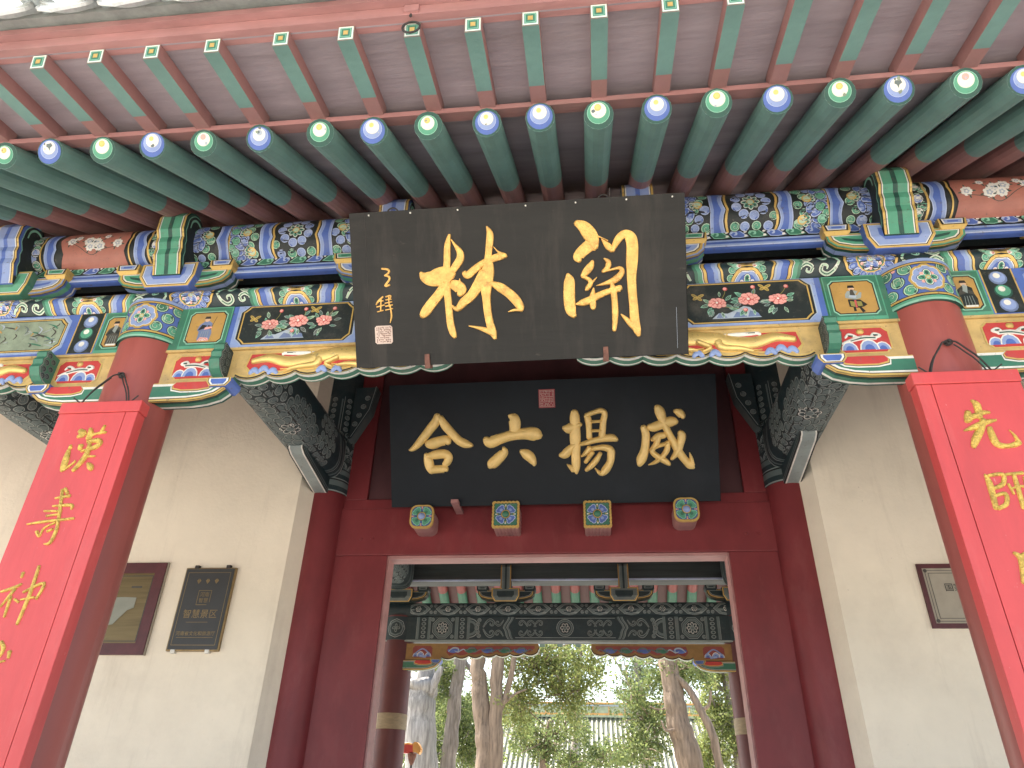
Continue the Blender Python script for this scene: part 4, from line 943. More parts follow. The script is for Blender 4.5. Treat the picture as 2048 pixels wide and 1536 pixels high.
# ---------------------------------------------------------------- walls, inner columns, doorway
for s in (-1, 1):
    mb = MB(); x0 = 2.13; xi = 2.045
    pl = [(s*7.4, 5.50), (s*x0, 5.50), (s*xi, 5.65), (s*xi, 6.0), (s*x0, 6.1), (s*7.4, 6.1)]
    i = len(mb.v); k = mb.mi('wall_plaster')
    for z in (.15, 5.35): mb.v += [(a, b, z) for a, b in pl]
    n = len(pl)
    for a in range(n): b = (a+1) % n; mb.f.append((i+a, i+b, i+n+b, i+n+a)); mb.m.append(k)
    for off in (0, n): mb.f.append(tuple(i+off+a for a in range(n))); mb.m.append(k)
    mb.build('plaster_wall', gate)
ZI = 4.0
def inner_paint(p, R0):
    L = 1.1*R0*math.pi
    for a, b, m in ((0, .012, 'grey_pale'), (.012, .055, 'grey_navy'), (.055, .105, 'grey_paint'), (.105, .115, 'line_black'), (.120, .128, 'grey_pale'), (.128, .17, 'grey_navy'), (.17, .215, 'grey_paint'), (.215, .222, 'line_black')): p.rect(-L, L, a, b, m)
    for row in range(3):
        for i in range(-5, 6):
            u = i*.15+(row % 2)*.075; v = .225+row*.080
            for q, m in ((.075, 'grey_pale'), (.068, 'grey_navy'), (.058, 'grey_paint'), (.046, 'grey_navy'), (.036, 'grey_paint'), (.024, 'grey_navy')): p.circ(u, v, q, m, n=12, a0=0, a1=math.pi)
    for i in range(-8, 9):
        u = i*.068
        whorl(p, u, .50+.02*math.cos(i*2), .032, 'grey_paint', 'grey_navy', rot=i, line='grey_pale'); whorl(p, u+.03, .555, .026, 'grey_navy', 'grey_paint', rot=i, line='grey_pale')
        if i % 2: p.stroke([(u, .58, .010), (u, .92, .014)], 0, 'grey_paint'); p.stroke([(u+.02, .58, .006), (u+.02, .95, .004)], 0, 'grey_pale')
        else:
            for j in range(6): whorl(p, u, .61+j*.06, .024, 'grey_paint', 'grey_navy', rot=j, line='grey_pale')
for x in (-2.0, 2.0):
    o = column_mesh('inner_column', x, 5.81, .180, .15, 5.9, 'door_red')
    mb = MB(); R0 = .186; mb.lathe(x, 5.81, [(.17, ZI), (R0, ZI), (R0, 5.6)], 'grey_navy', n=40); b = mb.build('painted_top', o, smooth=True, auto=35, org=(x, 5.81, 0)); b.location = (0, 0, 0)
    p = Paint(); inner_paint(p, R0)
    def cmap(u, v, h, x=x): a = -math.pi/2+u/R0; return (x+(R0+h)*math.cos(a), 5.81+(R0+h)*math.sin(a), ZI+v)
    q = p.build('top_painting', cmap, o, ucuts=[-.6+.015*i for i in range(81)], org=(x, 5.81, 0), tot=.003, clip=(-.42, .42, 0, 1.0)); q.location = (0, 0, 0)
JX0, JX1, ZL = -1.372, 1.447, 3.452
for nm, a, b in (('door_jamb', -1.86, JX0), ('door_jamb', JX1, 1.88)):
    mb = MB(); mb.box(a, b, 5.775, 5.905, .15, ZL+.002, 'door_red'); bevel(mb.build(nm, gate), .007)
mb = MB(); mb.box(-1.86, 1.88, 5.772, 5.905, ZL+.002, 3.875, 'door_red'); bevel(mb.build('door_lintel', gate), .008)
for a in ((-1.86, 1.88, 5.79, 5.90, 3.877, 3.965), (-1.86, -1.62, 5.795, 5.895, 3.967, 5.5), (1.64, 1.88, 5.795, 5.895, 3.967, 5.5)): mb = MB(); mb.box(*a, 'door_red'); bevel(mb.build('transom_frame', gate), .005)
mb = MB(); mb.box(-1.63, 1.65, 5.83, 5.87, 3.96, 5.5, 'transom_shaded'); mb.build('transom_panel', gate)
for a in ((JX0-.012, JX0+.014, 5.80, 5.955, .15, ZL), (JX1-.014, JX1+.012, 5.80, 5.955, .15, ZL), (JX0+.014, JX1-.014, 5.80, 5.955, ZL-.022, ZL+.004)): mb = MB(); mb.box(*a, 'lath_red'); mb.build('door_stop', gate)
for x_ in (-1.62, -1.52, 1.60, 1.70):
    mb = MB(); mb.lathe(0, 0, [(.016, 0), (.013, .006), (.001, .008)], 'door_red', n=10); mb.v = [(x_+a, 5.772-c_, 3.60+b_) for a, b_, c_ in mb.v]; mb.build('nail', gate)
# door pins
def pin(x, z, kind):
    root = link(bpy.data.objects.new('door_pin', None)); root.parent = gate; root.location = (x, -.03, z); org = (0, 5.77, 0); ORG[root.name] = Vector(org)
    if kind == 'square':
        N = 7; hw = .108; pts = []
        for q in range(4):
            for i in range(N*3):
                t = i/(N*3); off = .006*abs(math.sin(math.pi*t*N)); e = (-hw+2*hw*t, -hw-off)
                a = q*math.pi/2; pts.append((e[0]*math.cos(a)-e[1]*math.sin(a), e[0]*math.sin(a)+e[1]*math.cos(a)))
    else:
        pts = []
        for i in range(48):
            t = 2*math.pi*i/48; r = .106*(1+.085*math.cos(4*(t-math.pi/4)))*(1+.0*t); c = max(abs(math.cos(t)), abs(math.sin(t))); r = min(r, .104/c*(.985+.05*abs(math.sin(2*t)))) if True else r
            pts.append((r*1.02*math.cos(t), r*1.02*math.sin(t)))
    mb = MB(); mb.prism([(a*.94, b*.94) for a, b in pts], facing(5.77), 0, .205, 'lath_red', side='lath_red'); o = mb.build('shaft', root, org=org); o.location = (0, 0, 0)
    mb = MB(); mb.prism(pts, facing(5.77), .205, .235, 'gold', side='gold'); o = mb.build('face', root, org=org); o.location = (0, 0, 0); bevel(o, .004)
    p = Paint(); sc_ = lambda k: [(a*k, b*k) for a, b in pts]
    p.poly(sc_(.86), 'line_black'); p.poly(sc_(.83), 'green' if kind == 'square' else 'blue')
    for k in range(4):
        a = k*math.pi/2+math.pi/4; c1, c2, ln = ('blue', 'blue_light', 'blue_pale') if kind == 'square' else ('green_mid', 'green', 'green_light')
        u, v = .056*math.cos(a), .056*math.sin(a)
        p.circ(u, v, .036, 'line_black'); p.circ(u, v, .033, ln)
        for e in (-.55, .55): p.circ(.070*math.cos(a+e*.62), .070*math.sin(a+e*.62), .020, ln, n=10); p.circ(.070*math.cos(a+e*.62), .070*math.sin(a+e*.62), .014, c1, n=10)
        p.circ(u, v, .027, c1); p.circ(u*.92, v*.92, .014, c2, n=10)
        a2 = k*math.pi/2; p.circ(.078*math.cos(a2), .078*math.sin(a2), .007, 'pink' if kind != 'square' else 'white', n=8); p.circ(.066*math.cos(a2), .066*math.sin(a2), .006, 'gold', n=8)
    p.circ(0, 0, .040, 'line_black'); p.circ(0, 0, .037, 'gold')
    o = p.build('face_painting', facing(5.77-.235), root, org=org); o.location = (0, 0, 0)
    mb = MB(); mb.lathe(0, 0, [(.030*math.cos(t), .022*math.sin(t)) for t in [math.pi/2*i/6 for i in range(7)]], 'green' if kind == 'square' else 'blue_light', n=16)
    mb.v = [(a, 5.77-.238-c, b) for a, b, c in mb.v]; o = mb.build('boss', root, org=org, smooth=True); o.location = (0, 0, 0)
for x, z, k in ((-1.045, 3.704, 'lobed'), (-.343, 3.709, 'square'), (.406, 3.700, 'square'), (1.114, 3.726, 'lobed')): pin(x, z, k)

# ---------------------------------------------------------------- cross beams from inner columns to the eave columns
def cross_beam(x, y0, y1, zb, wv=.335, ht=.44):
    mb = MB(); n = 20; prof = []
    for i in range(n):
        t = -math.pi/2+2*math.pi*i/n; c, s = math.cos(t), math.sin(t); ex = .62
        prof.append((wv/2*math.copysign(abs(c)**ex, c), zb+ht/2+ht/2*math.copysign(abs(s)**ex, s)))
    for y in (y0, y1): mb.v += [(x+a, y, b) for a, b in prof]
    for a in range(n): b = (a+1) % n; mb.f.append((a, b, n+b, n+a)); mb.m.append(mb.mi('grey_navy'))
    mb.f.append(tuple(range(n))); mb.m.append(0); mb.f.append(tuple(range(n, 2*n))); mb.m.append(0)
    o = mb.build('cross_beam', gate, smooth=True, auto=50)
    # painting wraps round the underside: u = depth, v = girth measured from the bottom centre
    pts = prof+[prof[0]]; S = [0]
    for a, b in zip(pts[:-1], pts[1:]): S.append(S[-1]+math.hypot(b[0]-a[0], b[1]-a[1]))
    T = S[-1]
    def mp(u, v, h):
        v = v % T; i = 0
        while S[i+1] < v: i += 1
        t = (v-S[i])/(S[i+1]-S[i]); (a, b), (c, d) = pts[i], pts[i+1]; dx, dz = c-a, d-b; l = math.hypot(dx, dz)
        return (x+a+(c-a)*t+dz/l*h, y0+u, b+(d-b)*t-dx/l*h)
    p = Paint(); Lb = y1-y0; rnd = random.Random(int(x*10)+int(y0*7)); ln = 'grey_pale'
    u0 = Lb*.50
    for sgn in (-1, 1):
        p.T = lambda u, v, s=sgn: (u, s*v)
        p.rect(Lb-.02, Lb-.005, 0, .5, ln)
        for a, m in ((Lb-.10, 'grey_paint'), (Lb-.16, 'grey_pale'), (Lb-.19, 'grey_paint')): p.stroke([(a+.06*math.sin(t), t*.15, .022 if m != 'grey_pale' else .008) for t in [i*.35 for i in range(10)]], 0, m, k=2)
        for k in range(4): scrollvine(p, Lb-.30-.10*(k % 2), .07+.11*k, .045, (-1) ** k, 'grey_paint', 'grey_navy', up=(-1) ** (k//2))
        pass
    p.T = lambda u, v: (u, v)
    cu, cv = Lb-.95, (.06 if x < 0 else -.06)
    gp = (('grey_paint', 'grey_navy', 'grey_pale'),)
    for q0, q1 in ((0, cu-.30), (cu+.30, Lb-.26)): fill(p, q0, q1, -.5, .5, .042, (), seed=int(Lb*100), pals=gp)
    for ring, (n, rd, w_) in enumerate(((17, .275, .105), (14, .20, .095), (11, .125, .080))):
        for k in range(n):
            a = 2*math.pi*k/n+ring*.3; x_, y_ = cu+rd*math.cos(a)*1.15, cv+rd*math.sin(a)*.85
            p.circ(x_, y_, .062, 'line_black', ry=w_*.56, rot=a, n=12); p.circ(x_, y_, .056, ln, ry=w_*.50, rot=a, n=12); p.circ(x_, y_, .050, 'grey_paint', ry=w_*.44, rot=a, n=12)
            p.stroke([(x_+.03*math.cos(a+1.2), y_+.03*math.sin(a+1.2)), (x_+.04*math.cos(a), y_+.04*math.sin(a)), (x_+.03*math.cos(a-1.2), y_+.03*math.sin(a-1.2))], .008, 'grey_navy')
    rosette(p, cu, cv, .085, 7, 'grey_paint', 'grey_navy', 'grey_paint', ln)
    for k in range(0):
        a = rnd.uniform(.05, Lb-1.3) if Lb > 1.5 else rnd.uniform(0, Lb*.3); v = rnd.uniform(-.45, .45); scrollvine(p, a, v, .05, rnd.choice([-1, 1]), 'grey_paint', 'grey_navy', up=rnd.choice([-1, 1]))
    p.build('beam_painting', mp, o, vcuts=[-.62+i*.0155 for i in range(81)], clip=(0, Lb, -.60, .60), tot=.002)
    return o
def brace(x, ya, yb, za, zb_, d):
    """bracket under the cross beam, against the inner column: pale soffit strip with light edges"""
    prof = [(ya, za), (ya+d*.01, za-.028), (ya+d*.07, za-.056), (yb, zb_)]
    top = za+.03
    mb = MB(); hw = .068; poly = [(a, b) for a, b in prof]+[(yb, top), (ya, top)]
    mb.prism(poly, lambda a, b, h: (x+h, a, b), -hw, hw, 'grey_navy', side='grey_navy'); o = mb.build('beam_brace', gate)
    mb = MB()
    for (a, b), (c, e) in zip(prof[:-1], prof[1:]):
        for (h0, h1, m) in ((-hw, -hw+.010, 'line_black'), (-hw+.010, -hw+.022, 'white'), (-hw+.022, hw-.022, 'grey_pale'), (hw-.022, hw-.010, 'white'), (hw-.010, hw, 'line_black')):
            mb.face([(x+h0, a, b-.002), (x+h1, a, b-.002), (x+h1, c, e-.002), (x+h0, c, e-.002)], m)
    mb.build('brace_strip', o)
    for sx_ in (-hw, hw):
        p = Paint(); p.stroke([(a, b+.012, .006) for a, b in prof], 0, 'grey_pale', smooth=False); p.stroke([(a, b+.035, .014) for a, b in prof[1:]], 0, 'grey_paint', smooth=False)
        p.build('brace_lines', lambda a, b, h, s=sx_: (x+s+math.copysign(h, s), a, b), o)
for x in (-2.0, 2.0):
    cross_beam(x, 3.2, 5.66, 4.115); brace(x, 4.98, 5.64, 4.125, 3.975, 1)
    cross_beam(x, 5.98, 8.50, 3.90)
for x in (-4.0, 4.0): cross_beam(x, 3.2, 5.66, 4.115)
# small bracket beside each inner column, above the transom
for s in (-1, 1):
    mb = MB(); poly = [(1.83, 4.50), (1.80, 4.52), (1.70, 4.72), (1.66, 4.80), (1.62, 5.05), (1.83, 5.05)]
    F = lambda a, b, h, s=s: (s*a, 5.78-h, b)
    mb.prism(poly, F, 0, .12, 'grey_navy', side='grey_paint'); o = mb.build('transom_bracket', gate)
    p = Paint(); p.stroke([(a+.012, b+.01, .006) for a, b in poly[1:5]], 0, 'grey_pale', smooth=False)
    for k in range(4): whorl(p, 1.79-.03*k, 4.66+.09*k, .026, 'grey_paint', 'grey_navy', rot=k, line='grey_pale')
    p.build('bracket_lines', lambda a, b, h: F(a, b, h+.12), o)

# ---------------------------------------------------------------- rear eave frame, seen through the doorway
YR = 8.60
for x in (-2.0, 1.99):
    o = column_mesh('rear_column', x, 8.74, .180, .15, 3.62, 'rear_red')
    mb = MB(); mb.lathe(x, 8.74, [(.181, 2.385), (.1845, 2.387), (.1845, 2.545), (.181, 2.547)], 'tape', n=36); b = mb.build('tape_band', o, smooth=True, auto=35, org=(x, 8.74, 0)); b.location = (0, 0, 0)
    mb = MB(); mb.lathe(x, 8.74, [(.17, 3.335), (.186, 3.335), (.186, 3.60), (.17, 3.60)], 'grey_navy', n=36); b = mb.build('painted_band', o, smooth=True, auto=35, org=(x, 8.74, 0)); b.location = (0, 0, 0)
    p = Paint()
    for q, m in ((.105, 'grey_pale'), (.098, 'grey_navy'), (.088, 'grey_paint'), (.070, 'grey_navy')): p.conv([(q*math.cos(t)*(1+.04*math.cos(8*t)), .13+q*math.sin(t)*(1+.04*math.cos(8*t))) for t in [2*math.pi*i/24 for i in range(24)]], m)
    for k in range(4): petal(p, 0, .13, k*math.pi/2+.0, .05, .03, 'grey_paint', 'grey_navy', line='grey_pale')
    for u in (-.2, .2, -.3, .3): whorl(p, u, .13, .04, 'grey_paint', 'grey_navy', line='grey_pale')
    def cmap(u, v, h, x=x): a = -math.pi/2+u/.186; return (x+(.186+h)*math.cos(a), 8.74+(.186+h)*math.sin(a), 3.335+v)
    q = p.build('band_painting', cmap, o, ucuts=[-.4+.015*i for i in range(54)], org=(x, 8.74, 0), tot=.003); q.location = (0, 0, 0)
mb = MB(); mb.box(-7.4, 7.4, YR, 8.84, 3.34, 3.606, 'grey_navy'); rb = mb.build('rear_flat_beam', gate)
mb = MB(); mb.box(-7.4, 7.4, YR-.004, YR+.03, 3.320, 3.338, 'grey_pale'); mb.build('bottom_moulding', rb)
p = Paint(); A, B = 3.345, 3.600; H = B-A
for s in (-1, 1):
    p.T = lambda u, v, s=s: (s*u, v)
    for a, b, m in ((1.73, 1.755, 'grey_paint'), (1.757, 1.762, 'grey_pale'), (1.60, 1.625, 'grey_paint'), (1.594, 1.598, 'grey_pale'), (1.27, 1.30, 'grey_paint'), (1.262, 1.267, 'grey_pale'), (1.12, 1.145, 'grey_paint'), (1.148, 1.152, 'grey_pale')): p.rect(a, b, A, B, m)
    for q in (1.675, 1.21):
        for k in range(5): petal(p, q-.025, A+H*(.12+.19*k), 0, .055, .04, 'grey_paint', 'grey_navy', line='grey_pale')
    for q, m in ((.122, 'grey_pale'), (.116, 'grey_navy'), (.108, 'grey_paint'), (.090, 'grey_navy'), (.084, 'grey_pale'), (.078, 'grey_navy')): p.circ(1.45, A+H/2, q*1.04, m, n=8, rot=math.pi/8)
    rosette(p, 1.45, A+H/2, .065, 8, 'grey_paint', 'grey_navy', 'grey_paint', 'grey_pale')
    for (a, b) in ((1.33, .12), (1.33, .88), (1.57, .12), (1.57, .88)): whorl(p, a, A+H*b, .022, 'grey_paint', 'grey_navy', line='grey_pale')
    for q, m in ((.11, 'grey_pale'), (.10, 'grey_navy'), (.088, 'grey_paint'), (.06, 'grey_navy')): p.circ(1.12, A+H/2, q, m, n=16, a0=math.pi/2, a1=3*math.pi/2)
    for k in range(5): whorl(p, 1.04-.015*abs(k-2), A+H*(.15+.175*k), .024, 'grey_paint', 'grey_navy', line='grey_pale', rot=k)
    for k in (0, 1): scrollvine(p, .88, A+H*(.72-.45*k), .055, -1, 'grey_paint', 'grey_navy', up=1-2*k); scrollvine(p, .78, A+H*(.72-.45*k), .04, 1, 'grey_paint', 'grey_navy', up=2*k-1)
    for a in (.64, .60): cband(p, a, a+.022, A, B, 'grey_paint', pt=.06, wob=.006); cband(p, a+.022, a+.027, A, B, 'grey_pale', pt=.06, wob=.006)
    for k in (0, 1):
        for a in (.50, .40, .30): scrollvine(p, a, A+H*(.70-.42*k), .042, 1 if a > .35 else -1, 'grey_paint', 'grey_navy', up=1-2*k)
        p.stroke([(.0, A+H*(.93-.86*k)), (.58, A+H*(.93-.86*k))], .006, 'grey_pale')
p.T = lambda u, v: (u, v)
for q, m in ((.10, 'grey_pale'), (.093, 'grey_navy'), (.085, 'grey_paint'), (.068, 'grey_navy')): p.circ(.0, A+H/2, q, m, n=16)
rosette(p, 0, A+H/2, .055, 6, 'grey_paint', 'grey_navy', 'grey_paint', 'grey_pale')
p.build('beam_painting', facing(YR), rb, clip=(-1.82, 1.82, A-.01, B+.004))
mb = MB(); mb.sweepx([(YR-.03*math.sin(math.pi*i/6), 3.612+.15*i/6) for i in range(7)]+[(8.84, 3.762), (8.84, 3.612)], [-7.5, 7.5], 'grey_navy'); rp_ = mb.build('rear_plate_beam', gate, smooth=True, auto=40)
RPp = Profile([(YR-.03*math.sin(math.pi*i/6), 3.612+.15*i/6) for i in range(7)]); p = Paint(); H = RPp.L
for i in range(-5, 6):
    u = i*.36+.05
    for q, m in ((1, 'grey_pale'), (.95, 'grey_paint'), (.72, 'grey_pale'), (.68, 'grey_navy')):
        p.poly([(u-.15*q, H/2), (u-.08*q, H/2+H*.36*q), (u, H/2+H*.46*q), (u+.08*q, H/2+H*.36*q), (u+.15*q, H/2), (u+.08*q, H/2-H*.36*q), (u, H/2-H*.46*q), (u-.08*q, H/2-H*.36*q)], m)
    rosette(p, u, H/2, .034, 6, 'grey_paint', 'grey_navy', 'grey_paint', 'grey_pale')
    for d in (-1, 1):
        for k in (0, 1): whorl(p, u+d*.155, H*(.27+.46*k), .020, 'grey_paint', 'grey_navy', d=d, line='grey_pale')
p.build('beam_painting', RPp.map, rp_, vcuts=RPp.cuts(), clip=(-1.85, 1.85, 0, H), tot=.003)
mb = MB(); mb.box(-7.4, 7.4, 8.56, 8.86, 4.035, 4.42, 'dark_wood'); mb.build('rear_purlin_board', gate)
mb = MB(); mb.box(-7.4, 7.4, 8.548, 8.575, 4.016, 4.033, 'blue_pale'); mb.build('pale_rail', gate)
RP = ('grey_navy', 'grey_paint', 'grey_navy', 'grey_navy')
b3 = bracket(-.70, RP, 5.62, -.325, nose=False, grey=True); place(b3, .70); place(b3, -2.0); place(b3, 1.99)
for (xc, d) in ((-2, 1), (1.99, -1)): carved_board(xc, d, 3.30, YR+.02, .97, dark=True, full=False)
# rear eave rafters
zrr = lambda y: 4.25-.573*(y-8.70)+.07
mbq = rafter_mesh(9.15, 9.74, 6.0, zrr, sgn=-1); mbq.mats = ['green', 'rear_rafter_red']; base_q = mbq.build('rear_rafter', gate)
mb = MB()
for (ya, yb, m) in ((10.12, 9.60, 'rafter_green'),):
    zq = lambda y: 3.555+.46*(10.12-y)
    i = len(mb.v); k = mb.mi('green_dark')
    for y in (ya, yb): mb.v += [(-.036, y, zq(y)), (.036, y, zq(y)), (.036, y, zq(y)+.08), (-.036, y, zq(y)+.08)]
    mb.f += [(i, i+1, i+5, i+4), (i+1, i+2, i+6, i+5), (i+2, i+3, i+7, i+6), (i+3, i, i+4, i+7), (i, i+3, i+2, i+1), (i+4, i+5, i+6, i+7)]; mb.m += [k]*6
base_t = mb.build('rear_flying_rafter', gate)
for i in range(26):
    x = -3.05+.243*i
    for src in (base_q, base_t):
        o = src if i == 0 else src.copy()
        if i: COL.objects.link(o); o.parent = gate
        o.location = (x, 0, 0)
mb = MB(); mb.sweepx([(6.0, zrr(6.0)+.075), (9.72, zrr(9.72)+.075), (10.14, 3.675), (10.14, 3.70), (9.72, zrr(9.72)+.10), (6.0, zrr(6.0)+.10)], [-7.5, 7.5], 'rear_red'); mb.build('rear_soffit_board', gate)

